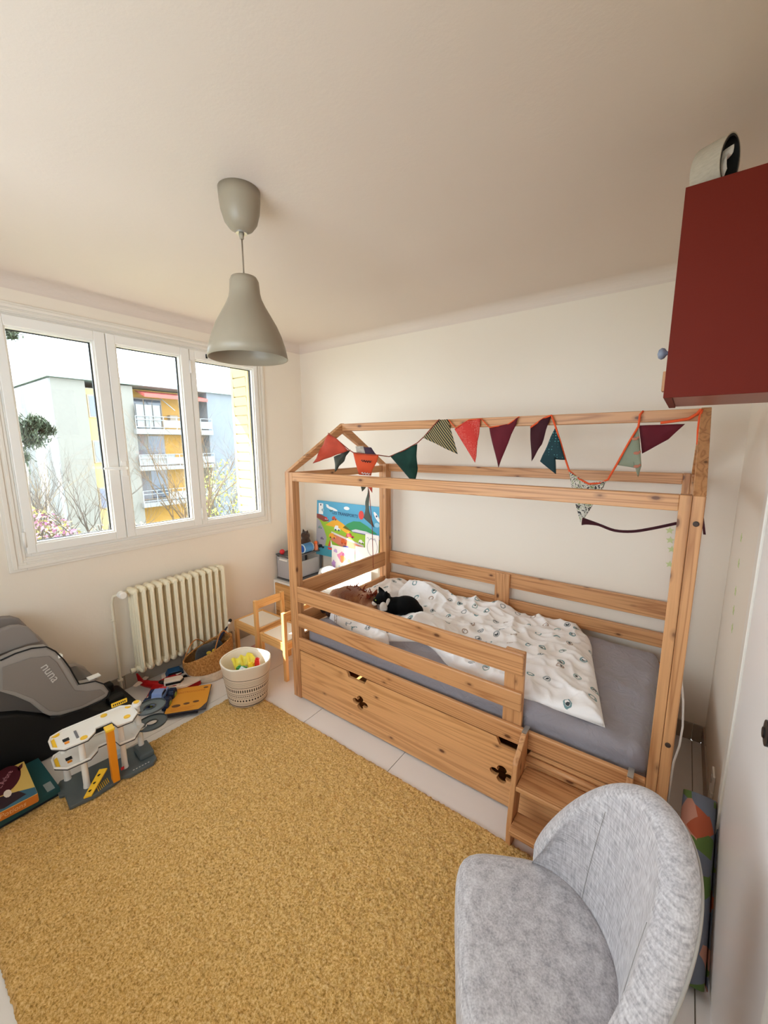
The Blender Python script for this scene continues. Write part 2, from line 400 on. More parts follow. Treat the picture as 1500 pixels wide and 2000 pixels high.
# ------------------------------------------------------------------ rug
def make_rug():
    nx, ny = 300, 205; x0, x1, y0, y1 = 0.70, 2.97, -2.655, -1.243
    rnd = random.Random(3); vs = []; fs = []
    for i in range(nx):
        for j in range(ny):
            u = i/(nx-1); v = j/(ny-1)
            x = x0+(x1-x0)*u; y = y0+(y1-y0)*v
            edge = (i in (0, nx-1)) or (j in (0, ny-1))
            z = 0.001 if edge else 0.017 + (rnd.random()-.5)*.010 + noise.noise(Vector((x*9, y*9, 0)))*.0022 + noise.noise(Vector((x*45, y*45, 4)))*.0035
            if i in (1, nx-2) or j in (1, ny-2): z *= .75
            jx = (rnd.random()-.5)*.004; jy = (rnd.random()-.5)*.004
            x += noise.noise(Vector((y*3, 0, 0)))*.006 if i < 3 else 0; y += noise.noise(Vector((x*3, 5, 0)))*.004 if j > ny-4 else 0
            vs.append((x+jx, y+jy, z))
    for i in range(nx-1):
        for j in range(ny-1): fs.append((i*ny+j, (i+1)*ny+j, (i+1)*ny+j+1, i*ny+j+1))
    k = NT('mustard_wool_pile'); v = k.coord()
    n = k.noise(v, 125, 3, .75); n2 = k.noise(v, 2.2, 3)
    c = k.ramp(n, [(0.34, srgb('#8E6A30')), (0.48, srgb('#D4A75E')), (0.66, srgb('#F2D298'))])
    c = k.mix(k.math('MULTIPLY', n2, .3), c, srgb('#D0A25A')); k.base(c); k.rough(.95); k.b.inputs['Specular IOR Level'].default_value = .1
    k.b.inputs['Sheen Weight'].default_value = .15
    k.bump(k.noise(v, 260, 3, .7), .6, .004)
    g = G(); g.add(vs, fs); o = g.build('rug', k.m, fix=False, smooth=True)
    tag(o, 'mustard yellow short pile rug covering most of the tiled floor', 'rug')
make_rug()

# ------------------------------------------------------------------ radiator
def make_radiator():
    m = M('cream_radiator_enamel', '#EDE3C8', .35, var=.04, vscale=9)
    t = thing('radiator', 'old cream column radiator on the wall under the window', 'radiator', (.1, -1.35, 0))
    n = 13; pitch = .0535; first = None
    for i in range(n):
        y = -1.675+pitch*i
        if first is None:
            g = G()
            for x in (-.043, 0, .043):
                g.tube([(x, 0, .175), (x, 0, .185), (x, 0, .71), (x, 0, .722)], [.013, .0155, .0155, .013], 10)
            for z in (.165, .728):
                g.tube([(-.055, 0, z), (-.045, 0, z), (.045, 0, z), (.056, 0, z)], [.008, .022, .022, .010], 12)
                g.tube([(0, -.0265, z), (0, .0265, z)], .021, 12)
            g.tube([(.057, 0, .16), (.06, 0, .2), (.06, 0, .70), (.057, 0, .735)], .0085, 8)
            first = g.build('radiator_column', m, t, local=True, smooth=True); first.location = (0, y+1.35, 0)
        else:
            c = first.copy(); COL.objects.link(c); c.location = (0, y+1.35, 0)
    mp = M('painted_pipe', '#E6DCC6', .4)
    G().tube([(.10, -1.70, .728), (.10, -1.74, .728), (.06, -1.775, .71), (.05, -1.785, .66), (.05, -1.79, .12), (.05, -1.79, .004)], .0095, 10).tube([(.05, -1.79, .10), (.05, -1.79, .115)], .017, 12).tube([(.05, -1.79, .54), (.05, -1.79, .548)], .014, 12).build('supply_pipe', mp, t, smooth=True)
    G().tube([(.10, -.985, .165), (.10, -.955, .165), (.10, -.945, .14), (.10, -.945, .004)], .010, 10).tube([(.10, -.945, .02), (.10, -.945, .05)], .018, 12).build('return_pipe', mp, t, smooth=True)
    G().tube([(.10, -1.70, .165), (.10, -1.735, .165)], [.012, .018], 12).build('blanking_plug', m, t, smooth=True)
    G().lathe([(.018, 0), (.024, .01), (.024, .05), (.02, .056)], 20, M=frame((.09, -1.745, .725), (0, 1, 0), (0, 0, 1))).build('valve_knob', m_white, t, smooth=False, bevel=.002)
    for yy in (-1.66, -1.05): G().box(.002, .05, yy, yy+.02, .60, .625).build('wall_bracket', m, t)
make_radiator()

# ------------------------------------------------------------------ pendant lamp
def make_lamp():
    c = (1.639, -1.748)
    t = thing('pendant_lamp', 'beige bell-shaped pendant lamp hanging from a domed ceiling rose', 'lamp', (c[0], c[1], 2.0))
    mp = M('beige_plastic_shade', '#978B78', .38)
    def shell(prof, th): return prof + [(max(r-th, .0005), z+.0005) for r, z in reversed(prof)]
    G().lathe([(.0005, 2.47), (.018, 2.472), (.042, 2.484), (.058, 2.505), (.068, 2.54), (.072, 2.575), (.0735, H-.001)], 40, (c[0], c[1], 0)).build('ceiling_rose', mp, t, smooth=True)
    G().tube([(c[0], c[1], 2.472), (c[0], c[1], 2.45)], [.011, .007], 12).build('cord_grip', mp, t, smooth=True)
    G().lathe([(.008, 2.468), (.02, 2.468), (.02, 2.4735)], 20, (c[0], c[1], 0)).build('grip_ring', m_steel, t)
    G().tube([(c[0], c[1], 2.455), (c[0], c[1], 2.31)], .0028, 8).build('cord', M('beige_cord', '#8A7A68', .6), t, smooth=True)
    prof = [(.004, 2.325), (.030, 2.324), (.046, 2.318), (.0525, 2.305), (.054, 2.285), (.0555, 2.265), (.060, 2.245), (.072, 2.22), (.092, 2.185), (.112, 2.15), (.129, 2.11), (.141, 2.07), (.1485, 2.03)]
    G().lathe(shell(prof, .004), 56, (c[0], c[1], 0), cap=(False, False)).build('lamp_shade', mp, t, smooth=True)
    G().tube([(c[0], c[1], 2.32), (c[0], c[1], 2.255)], .018, 16).build('lamp_holder', m_white, t)
    G().lathe([(.012, 0), (.014, -.02), (.028, -.055), (.03, -.075), (.022, -.1), (.001, -.11)], 20, (c[0], c[1], 2.255)).build('light_bulb', M('frosted_bulb', '#F3F0E8', .3), t, smooth=True)
make_lamp()

# ------------------------------------------------------------------ house bed
XL, XR, BYF, BYB = 1.015, 3.095, -1.084, -0.035
def make_bed():
    t = thing('house_bed', 'pine house-frame bed with guard rails and open gable roof', 'bed', (XL, BYF, 0))
    pw = .035
    yb0, yb1 = BYB-.07, BYB
    for (a, b) in ((XL, XL+pw), (XL+pw+.001, XL+2*pw), (XR-2*pw, XR-pw-.001), (XR-pw, XR)):
        B(t, 'post', PZ, a, b, BYF, BYF+.055, 0, 1.533, .003)
        B(t, 'post', PZ, a, b, yb0, yb1, 0, 1.545, .003)
    xi0, xi1 = XL+2*pw, XR-2*pw
    B(t, 'eaves_beam', PX, xi0, xi1, BYF, BYF+.035, 1.478, 1.533, .003)
    B(t, 'eaves_beam', PX, xi0, xi1, BYB-.035, BYB, 1.485, 1.543, .003)
    yr = -.56
    B(t, 'ridge_beam', PX, XL+.036, XR-.036, yr-.0225, yr+.0225, 1.795, 1.845, .003)
    for xa, xb in ((XL, XL+pw), (XR-pw, XR)):
        for s_ in (-1, 1):
            ye = BYF if s_ < 0 else BYB
            # sloping rafter between the eaves and the ridge
            a = Vector((ye, 1.533)); r = Vector((yr, 1.848)); d_ = (r-a).normalized(); n_ = Vector((-d_.y, d_.x)) if s_ < 0 else Vector((d_.y, -d_.x))
            lo = [a+Vector((0, 0)), a+Vector((.055 if s_ < 0 else -.055, 0)), Vector((yr, 1.785)), Vector((yr, 1.85))]
            G().prism([(p.x, p.y) for p in lo], xa, xb, axis=0).build('rafter', PY, t, bevel=.002)
    B(t, 'end_beam', PY, XL+.004, XL+.034, BYF+.055, yb0, 1.478, 1.53, .003)
    B(t, 'end_beam', PY, XR-.034, XR-.004, BYF+.055, yb0, 1.478, 1.53, .003)
    for x0_, x1_ in ((XL+pw, XL+2*pw), ):
        B(t, 'end_rail', PY, x0_, x0_+.022, BYF+.055, yb0, .69, .81, .003)
        B(t, 'end_rail', PY, x0_, x0_+.022, BYF+.055, yb0, .49, .60, .003)
        B(t, 'end_rail', PY, x0_, x0_+.022, BYF+.055, yb0, .34, .445, .003)
    for zz in ((.34, .445),):
        B(t, 'end_rail', PY, XR-2*pw, XR-2*pw+.022, BYF+.055, yb0, zz[0], zz[1], .003)
    # front guard
    gx = 2.547
    B(t, 'guard_rail', PX, xi0, gx, BYF, BYF+.02, .690, .797, .006)
    B(t, 'guard_rail', PX, xi0, gx, BYF, BYF+.02, .518, .611, .006)
    B(t, 'side_rail', PX, xi0, xi1, BYF, BYF+.02, .357, .443, .005)
    B(t, 'guard_stile', PZ, 2.458, gx, BYF+.0205, BYF+.042, .37, .797, .004)
    # back guard
    B(t, 'back_rail', PX, xi0, xi1, BYB-.022, BYB, .705, .810, .004)
    B(t, 'back_rail', PX, xi0, xi1, BYB-.022, BYB, .535, .622, .004)
    B(t, 'back_rail', PX, xi0, xi1, BYB-.022, BYB, .357, .443, .004)
    B(t, 'back_stile', PZ, 2.023, 2.126, BYB-.044, BYB-.0225, .40, .806, .004)
    for i in range(12):
        x = xi0+.06+i*.158
        B(t, 'bed_slat', PY, x, x+.08, BYF+.05, BYB-.06, .318, .333, .002)
    B(t, 'slat_ledge', PX, xi0, xi1, BYF+.10, BYF+.13, .297, .317, .002)
    B(t, 'slat_ledge', PX, xi0, xi1, BYB-.050, BYB-.023, .295, .317, .002)
    # trundle drawer with clover hand-holes and notches
    dr_y = BYF+.004
    def clover(cx, cz, a=.038, r=.026):
        pts = []
        for k_ in range(48):
            an = 2*PI*k_/48; rad = a*.62+r*abs(math.cos(2*an))**.7*1.15
            pts.append((cx+rad*math.cos(an)*1.1, cz+rad*math.sin(an)*.85))
        return pts
    x0_, x1_ = xi0+.004, xi1-.004
    top = .350
    def notch(a, b): return [(a, top), (a+.018, top-.036), (b-.018, top-.036), (b, top)]
    outline = [(x0_, .012), (x1_, .012), (x1_, top)]+list(reversed(notch(2.44, 2.60)))+list(reversed(notch(1.50, 1.66)))+[(x0_, top)]
    dr = G().prism(outline, dr_y, dr_y+.018, axis=1, holes=[list(reversed(clover(1.607, .178))), list(reversed(clover(2.475, .165)))]).build('drawer', wood('pine_panel_x', 0, '#E0AA74', '#C48C56', knots=True), t)
    g = G(); g.box(x0_+.01, x1_-.01, dr_y+.018, BYB-.10, .03, .045); g.box(x0_+.01, x0_+.026, dr_y+.018, BYB-.10, .045, .24); g.box(x1_-.026, x1_-.01, dr_y+.018, BYB-.10, .045, .24); g.box(x0_+.01, x1_-.01, BYB-.116, BYB-.10, .045, .24)
    g.build('drawer_box', wood('pine_dull_x', 0, '#C59258', '#A87440'), dr)
    for x in (1.2, 2.05, 2.9):
        for y in (-1.0, -.25): G().tube([(x-.012, y, .016), (x+.012, y, .016)], .0155, 14).build('castor', m_black, dr)
    for (x, z) in ((XR-.018, 1.44), (XR-.018, .62)):
        G().lathe([(.009, 0), (.009, .004), (.006, .005)], 12, M=frame((x, BYF, z), (1, 0, 0), (0, 0, 1))).build('bolt_cap', M('dark_bolt', '#3A2A20', .5), t)
make_bed()

# ladder steps at the bed front
def make_steps():
    t = thing('step_ladder', 'small two-step pine ladder hooked on the bed side rail', 'ladder', (2.58, -1.2, 0))
    def cheek(x0, x1):
        poly = [(-1.262, 0.0), (-1.205, 0.0), (-1.150, .20), (-1.0865, .33), (-1.0865, .452), (-1.120, .452), (-1.222, .372), (-1.262, .10)]
        G().prism(poly, x0, x1, axis=0).build('ladder_cheek', PZ, t, bevel=.004)
    cheek(2.565, 2.587); cheek(2.965, 2.987)
    B(t, 'ladder_step', PX, 2.588, 2.964, -1.236, -1.092, .262, .284, .004)
    B(t, 'ladder_step', PX, 2.588, 2.964, -1.300, -1.190, .105, .127, .004)
    G().tube([(2.588, -1.098, .325), (2.964, -1.098, .325)], .013, 12).build('ladder_bar', PX, t, smooth=True)
    G().box(2.566, 2.586, -1.118, -1.062, .4525, .456).build('hook', m_steel, t); G().box(2.966, 2.986, -1.118, -1.062, .4525, .456).build('hook', m_steel, t)
make_steps()

# ------------------------------------------------------------------ mattress
def make_mattress():
    x0, x1, y0, y1, z0, z1 = 1.108, 3.020, -1.030, -.090, .335, .520
    cx, cy, cz = (x0+x1)/2, (y0+y1)/2, (z0+z1)/2; hx, hy, hz = (x1-x0)/2, (y1-y0)/2, (z1-z0)/2; r = .045
    b = bmesh.new(); bmesh.ops.create_cube(b, size=2)
    me = bpy.data.meshes.new('mattress')
    nx, ny, nz = 120, 60, 12
    vs = {}; V = []; F = []
    def pt(i, j, k_):
        key = (i, j, k_)
        if key in vs: return vs[key]
        p = Vector((-hx+2*hx*i/nx, -hy+2*hy*j/ny, -hz+2*hz*k_/nz))
        c = Vector((max(-hx+r, min(hx-r, p.x)), max(-hy+r, min(hy-r, p.y)), max(-hz+r, min(hz-r, p.z))))
        d_ = p-c
        if d_.length > 1e-6: d_ = d_.normalized()
        q = c+d_*r
        P = q+Vector((cx, cy, cz))
        wr = noise.noise(Vector((P.x*3, P.y*9, P.z*9)))*.008+(1-abs(noise.noise(Vector((P.x*5+P.y*4, P.y*4-P.x*2, 3))))*2.5)*.007
        if P.x > 2.75: wr += noise.noise(Vector((P.x*24, P.y*6, P.z*20)))*.004
        if abs(d_.y) > .8: wr = noise.noise(Vector((P.x*2.5, 1, P.z*26)))*.006
        P += d_*wr
        vs[key] = len(V); V.append(P); return vs[key]
    for i in range(nx):
        for j in range(ny):
            F.append((pt(i, j, nz), pt(i+1, j, nz), pt(i+1, j+1, nz), pt(i, j+1, nz))); F.append((pt(i, j, 0), pt(i, j+1, 0), pt(i+1, j+1, 0), pt(i+1, j, 0)))
    for i in range(nx):
        for k_ in range(nz):
            F.append((pt(i, 0, k_), pt(i+1, 0, k_), pt(i+1, 0, k_+1), pt(i, 0, k_+1))); F.append((pt(i, ny, k_), pt(i, ny, k_+1), pt(i+1, ny, k_+1), pt(i+1, ny, k_)))
    for j in range(ny):
        for k_ in range(nz):
            F.append((pt(0, j, k_), pt(0, j, k_+1), pt(0, j+1, k_+1), pt(0, j+1, k_))); F.append((pt(nx, j, k_), pt(nx, j+1, k_), pt(nx, j+1, k_+1), pt(nx, j, k_+1)))
    b.free()
    g = G(); g.add(V, F); k = NT('grey_cotton_sheet'); v = k.coord(); k.base(k.mix(k.noise(v, 3, 2), srgb('#8A858B'), srgb('#98939A'))); k.rough(.85); k.b.inputs['Sheen Weight'].default_value = .2; k.bump(k.noise(v, 11, 4, .6, .8), .8, .02)
    o = g.build('mattress', k.m, smooth=True); tag(o, 'mattress under a slate grey fitted sheet in the house bed', 'mattress')
make_mattress()

# ------------------------------------------------------------------ duvet and pillow
def badge_cloth():
    k = NT('badge_print_cotton'); v = k.coord(); sc = 10.5
    vo = k.n('ShaderNodeTexVoronoi', {'Vector': v, 'Scale': sc, 'Randomness': .6}, voronoi_dimensions='2D'); d_ = vo.outputs['Distance']; rc = vo.outputs['Color']
    sep = k.n('ShaderNodeSeparateColor', {0: rc})
    on = k.math('GREATER_THAN', sep.outputs[0], .25)
    n = k.noise(v, 60, 2)
    dd = k.math('ADD', d_, k.math('MULTIPLY', k.math('SUBTRACT', n, .5), .10))
    ring = k.math('MULTIPLY', k.math('GREATER_THAN', dd, .12), k.math('LESS_THAN', dd, .20))
    core = k.math('MULTIPLY', k.math('LESS_THAN', dd, .105), k.math('GREATER_THAN', k.noise(v, 42, 1), .52))
    colr = k.ramp(sep.outputs[1], [(0, srgb('#3F7F86')), (.35, srgb('#8E979A')), (.6, srgb('#8FA9A6')), (.85, srgb('#A58E7E'))], 'CONSTANT')
    base = k.mix(k.noise(v, 4, 2), srgb('#F0EDEC'), srgb('#F6F4F4'))
    c = k.mix(k.math('MULTIPLY', k.math('MULTIPLY', ring, on), .85), base, colr); c = k.mix(k.math('MULTIPLY', core, on), c, srgb('#3A4448'))
    k.base(c); k.rough(.8); k.b.inputs['Sheen Weight'].default_value = .15
    v2 = k.coord(); k.bump(k.noise(v2, 9, 4, .5, .8), .35, .02); return k.m
m_badge = badge_cloth()
def interp(pts, t):
    n = len(pts)-1; f = min(max(t, 0), .99999)*n; i = int(f); u = f-i
    p0 = pts[max(i-1, 0)]; p1 = pts[i]; p2 = pts[i+1]; p3 = pts[min(i+2, n)]
    return tuple(.5*(2*b+(-a+c)*u+(2*a-5*b+4*c-d)*u*u+(-a+3*b-3*c+d)*u**3) for a, b, c, d in zip(p0, p1, p2, p3))
def cloth_puff(name, left, right, n1, n2, zfun, thick, parent=None, base=.525, wr=1.0, seed=0, dent=0):
    """closed puffy cloth between two edge curves (left/right lists of xy)"""
    def top(u, v):
        a = interp(left, v); b = interp(right, v); x = a[0]+(b[0]-a[0])*u; y = a[1]+(b[1]-a[1])*u
        if dent: y += dent*math.exp(-((x-1.88)/.20)**2)*(1-v)**2.2
        e = min(1, min(u, 1-u)*14, min(v, 1-v)*14); e = math.sqrt(max(0, 1-(1-e)**2))
        P = Vector((x, y, 0))
        q = Vector((x*4.0+y*3.4+seed, y*4.6-x*2.6, seed)); rid = 1-abs(noise.noise(q))*2.2
        q2 = Vector((x*9-y*6, y*11+x*5, seed+5)); rid2 = 1-abs(noise.noise(q2))*2
        h = thick*(.72+.28*e)*e + wr*e*(.026*max(rid, 0)**1.8+.013*max(rid2, 0)**1.8+.006*noise.noise(Vector((x*15, y*13, seed))))
        return Vector((x, y, base+zfun(x, y)*e+h))
    def bot(u, v):
        p = top(u, v); return Vector((p.x, p.y, base+.002))
    g = G(); g.grid(top, n1, n2); o1 = len(g.v); g.grid(bot, n1, n2)
    fs = []
    for i in range(n1-1): fs += [(i*n2, (i+1)*n2, o1+(i+1)*n2, o1+i*n2), (i*n2+n2-1, o1+i*n2+n2-1, o1+(i+1)*n2+n2-1, (i+1)*n2+n2-1)]
    for j in range(n2-1): fs += [(j, o1+j, o1+j+1, j+1), ((n1-1)*n2+j, (n1-1)*n2+j+1, o1+(n1-1)*n2+j+1, o1+(n1-1)*n2+j)]
    g.f += fs; g.mi += [0]*len(fs)
    return g.build(name, m_badge, parent, smooth=True)
def gs(x, y, cx, cy, sx, sy, h): return h*math.exp(-((x-cx)/sx)**2-((y-cy)/sy)**2)
def zd(x, y):
    return gs(x, y, 1.52, -.24, .22, .13, .10)+gs(x, y, 1.80, -.70, .17, .12, .085)+gs(x, y, 1.28, -.28, .1, .16, .05)+gs(x, y, 2.0, -.15, .2, .08, .04)+gs(x, y, 2.3, -.6, .5, .3, .012)
dv = cloth_puff('duvet', [(1.60, -.985), (1.64, -.86), (1.60, -.70), (1.40, -.42), (1.34, -.28), (1.40, -.10)], [(2.865, -.975), (2.82, -.80), (2.77, -.60), (2.72, -.40), (2.68, -.22), (2.60, -.085)], 190, 110, zd, .032, dent=.17)
tag(dv, 'crumpled white duvet printed with small round badges, spread over the mattress', 'duvet')
cf = cloth_puff('duvet_corner', [(1.17, -.885), (1.20, -.82), (1.26, -.77)], [(1.66, -1.018), (1.72, -.94), (1.60, -.84)], 70, 30, lambda x, y: .006, .028, dv, seed=4)
pl = cloth_puff('pillow', [(1.14, -.50), (1.125, -.30), (1.13, -.115)], [(1.36, -.50), (1.385, -.30), (1.40, -.115)], 60, 50, lambda x, y: gs(x, y, 1.26, -.3, .1, .2, .04), .06, None, wr=.6, seed=9)
tag(pl, 'badge-print pillow in the bed corner by the back wall', 'pillow')

# ------------------------------------------------------------------ armchair
def make_armchair():
    A = Vector((2.551, -1.75)); e = Vector((.47, -.883)); d_ = Vector((.883, .47))
    t = thing('armchair', 'light grey linen tub chair with rounded back in the foreground', 'armchair', (2.86, -1.80, 0))
    k = NT('grey_linen_weave'); v = k.coord((220, 220, 30)); v2 = k.coord((30, 30, 230)); v3 = k.coord()
    a = k.noise(v, 1, 2); b_ = k.noise(v2, 1, 2); c = k.math('MULTIPLY', k.math('ADD', a, b_), .5)
    col = k.ramp(c, [(.34, srgb('#989497')), (.5, srgb('#B8B4B7')), (.66, srgb('#D0CDCF'))])
    st = k.ramp(k.noise(v3, 4.5, 4, .6), [(.5, (0, 0, 0, 1)), (.8, (1, 1, 1, 1))])
    col = k.mix(k.math('MULTIPLY', st, .06), col, srgb('#9A938C')); k.base(col); k.rough(.9); k.b.inputs['Sheen Weight'].default_value = .25; k.b.inputs['Specular IOR Level'].default_value = .2
    k.bump(c, .35, .002); m = k.m
    def W(s_, tt, z): q = A+e*s_+d_*tt; return Vector((q.x, q.y, z))
    sc, tc = .19, .20
    # seat cushion: straight front, curved back; superellipse sections
    def seat(u, v):
        an = 2*PI*u
        ca, sa = math.cos(an), math.sin(an)
        n_ = 5.0 if sa < 0 else 2.2
        rr = (abs(ca)**n_+abs(sa)**n_)**(-1/n_)
        ax = .235; ay = .205
        ss = ca*rr*ax; tt = sa*rr*ay+(.0)
        ph = v*PI; k1 = math.sin(ph)**.32 if 0 < ph < PI else 0
        zz = .325+.085*(abs(math.cos(ph))**.32)*(1 if ph < PI/2 else -1)
        dome = .012*(1-(v*2 if v < .5 else 1)) if v < .5 else 0
        return W(sc+ss*k1, tc+.015+tt*k1, zz+dome)
    G().grid(seat, 72, 24, closeu=True).build('seat_cushion', m, t, smooth=True)
    def hz(th):
        return .455+.425*max(0, 1-abs((math.degrees(th)-90)/85.9)**2.07)
    th0, th1 = math.radians(6), math.radians(174)
    P0, P1, P2, P3 = (.222, .203, .19, .20), (.212, .206, .229, .226), (.282, .278, .231, .228), (.262, .250, .200, .215)
    def ell_(P, th, z): return W(P[2]-P[0]*math.cos(th), P[3]+P[1]*math.sin(th), z)
    def lerp4(A_, B_, f): return tuple(a_+(b_-a_)*f for a_, b_ in zip(A_, B_))
    def back(u, v):
        th = th0+(th1-th0)*u
        zr = hz(th); zb = .17
        endk = min(1, min(u, 1-u)*18); endk = math.sqrt(max(0, 1-(1-endk)**2))*.97+.03
        Pm = lerp4(P1, P2, .5)
        if v < .42: f = v/.42; z = zb+(zr-.036-zb)*f; g_ = max(0, (z-.36)/max(.02, zr-.036-.36)); P = lerp4(P0, P1, min(1, g_)**1.3)
        elif v < .58: f = (v-.42)/.16; an = PI*f; z = zr-.036+.036*math.sin(an); P = lerp4(P1, P2, .5*(1-math.cos(an)))
        else: f = (v-.58)/.42; z = zr-.036+(zb-(zr-.036))*f; P = lerp4(P2, P3, f)
        return ell_(lerp4(Pm, P, endk), th, z)
    g = G(); g.grid(back, 90, 50)
    # end caps and underside
    n2 = 50
    g.f += [tuple(range(n2-1, -1, -1)), tuple(89*n2+j for j in range(n2))]; g.mi += [0, 0]
    fs = [(i*n2, i*n2+n2-1, (i+1)*n2+n2-1, (i+1)*n2) for i in range(89)]; g.f += fs; g.mi += [0]*len(fs)
    g.build('backrest', m, t, smooth=True)
    # piping along the outer rim, seam lines inside
    pts = []
    for i in range(80):
        u = .02+.96*i/79; p = back(u, .575); q = back(u, .5); c0 = W(sc, tc, p.z); pts.append(p+(p-c0).normalized()*.001)
    G().tube(pts, .0036, 8).build('piping', M('linen_piping', '#A29C96', .9), t, smooth=True)
    for u0 in (.30, .72):
        pts = [back(u0, .15+.24*i/20) for i in range(21)]
        pts = [p+(W(sc, tc, p.z)-p).normalized()*.0006 for p in pts]
        G().tube(pts, .0008, 6).build('seam', M('linen_seam', '#9A9692', .9), t)
    def base(u, v):
        an = 2*PI*u; n_ = 3.0; ca, sa = math.cos(an), math.sin(an); rr = (abs(ca)**n_+abs(sa)**n_)**(-1/n_)
        return W(sc+ca*rr*.235, tc+.02+sa*rr*.205, .15+.10*v)
    g = G(); g.grid(base, 48, 2, closeu=True); g.f += [tuple(i*2 for i in range(48)), tuple(i*2+1 for i in reversed(range(48)))]; g.mi += [0, 0]
    g.build('seat_base', m, t, smooth=False)
    for (s_, tt) in ((sc-.17, .06), (sc+.17, .06), (sc-.15, .36), (sc+.15, .36)):
        p = W(s_, tt, 0); q = W(sc+(s_-sc)*.85, tt*.9+.02, .16)
        G().tube([p, q], [.011, .018], 12).build('leg', PZ, t, smooth=True)
make_armchair()
# ------------------------------------------------------------------ outside: own facade, shutter, balcony slab above, added shading slab over the rear fill window
m_render = M('pale_render', '#A9A49A', .8, var=.05)
ex = sroot('trim_5', (-.3, -1.3, 2.8))
G().box(-.3, L+.3, YF-T-1.35, YF-T-.005, 2.42, 2.56).build('balcony_or_shade_slab', m_render, ex)  # added, unseen slab that blocks direct sun from the rear fill window
G().box(-1.13, -.285, -4.2, 1.5, 2.93, 3.10).build('balcony_or_shade_slab', m_render, ex)
G().box(-.36, -.2805, W0-.06, W1+.06, Z0-.09, Z0-.03).build('outer_sill', m_render, ex)
def make_shutter():
    t = thing('window_shutter', 'yellow louvred metal shutter folded open outside the right pane', 'shutter', (-.32, -.50, 1.02))
    m = M('yellow_shutter_paint', '#CDB57C', .45)
    x0, x1, y0, y1 = -.345, -.085, -.530, -.512
    g = G(); g.box(x0, x0+.035, y0, y1, 1.08, 2.41); g.box(x1-.035, x1, y0, y1, 1.08, 2.41); g.box(x0+.035, x1-.035, y0, y1, 1.08, 1.13); g.box(x0+.035, x1-.035, y0, y1, 2.36, 2.41)
    g.build('shutter_frame', m, t, bevel=.002)
    first = None; n = 15
    for i in range(n):
        z = 1.15+i*.0815
        if first is None:
            first = G().add([(x0+.037, y0+.004, 0), (x1-.037, y0+.004, 0), (x1-.037, y0-.003, .070), (x0+.037, y0-.003, .070), (x0+.037, y0+.008, 0), (x1-.037, y0+.008, 0), (x1-.037, y0+.002, .072), (x0+.037, y0+.002, .072)],
                  [(0, 1, 2, 3), (7, 6, 5, 4), (0, 4, 5, 1), (1, 5, 6, 2), (2, 6, 7, 3), (3, 7, 4, 0)]).build('slat', m, t)
            first.location.z = z; me = first.data; base_loc = 0
        else:
            c = first.copy(); COL.objects.link(c); c.location.z = z
    G().box(x0+.037, x1-.037, y1-.004, y1-.001, 1.13, 2.36).build('back_sheet', m, t)
make_shutter()

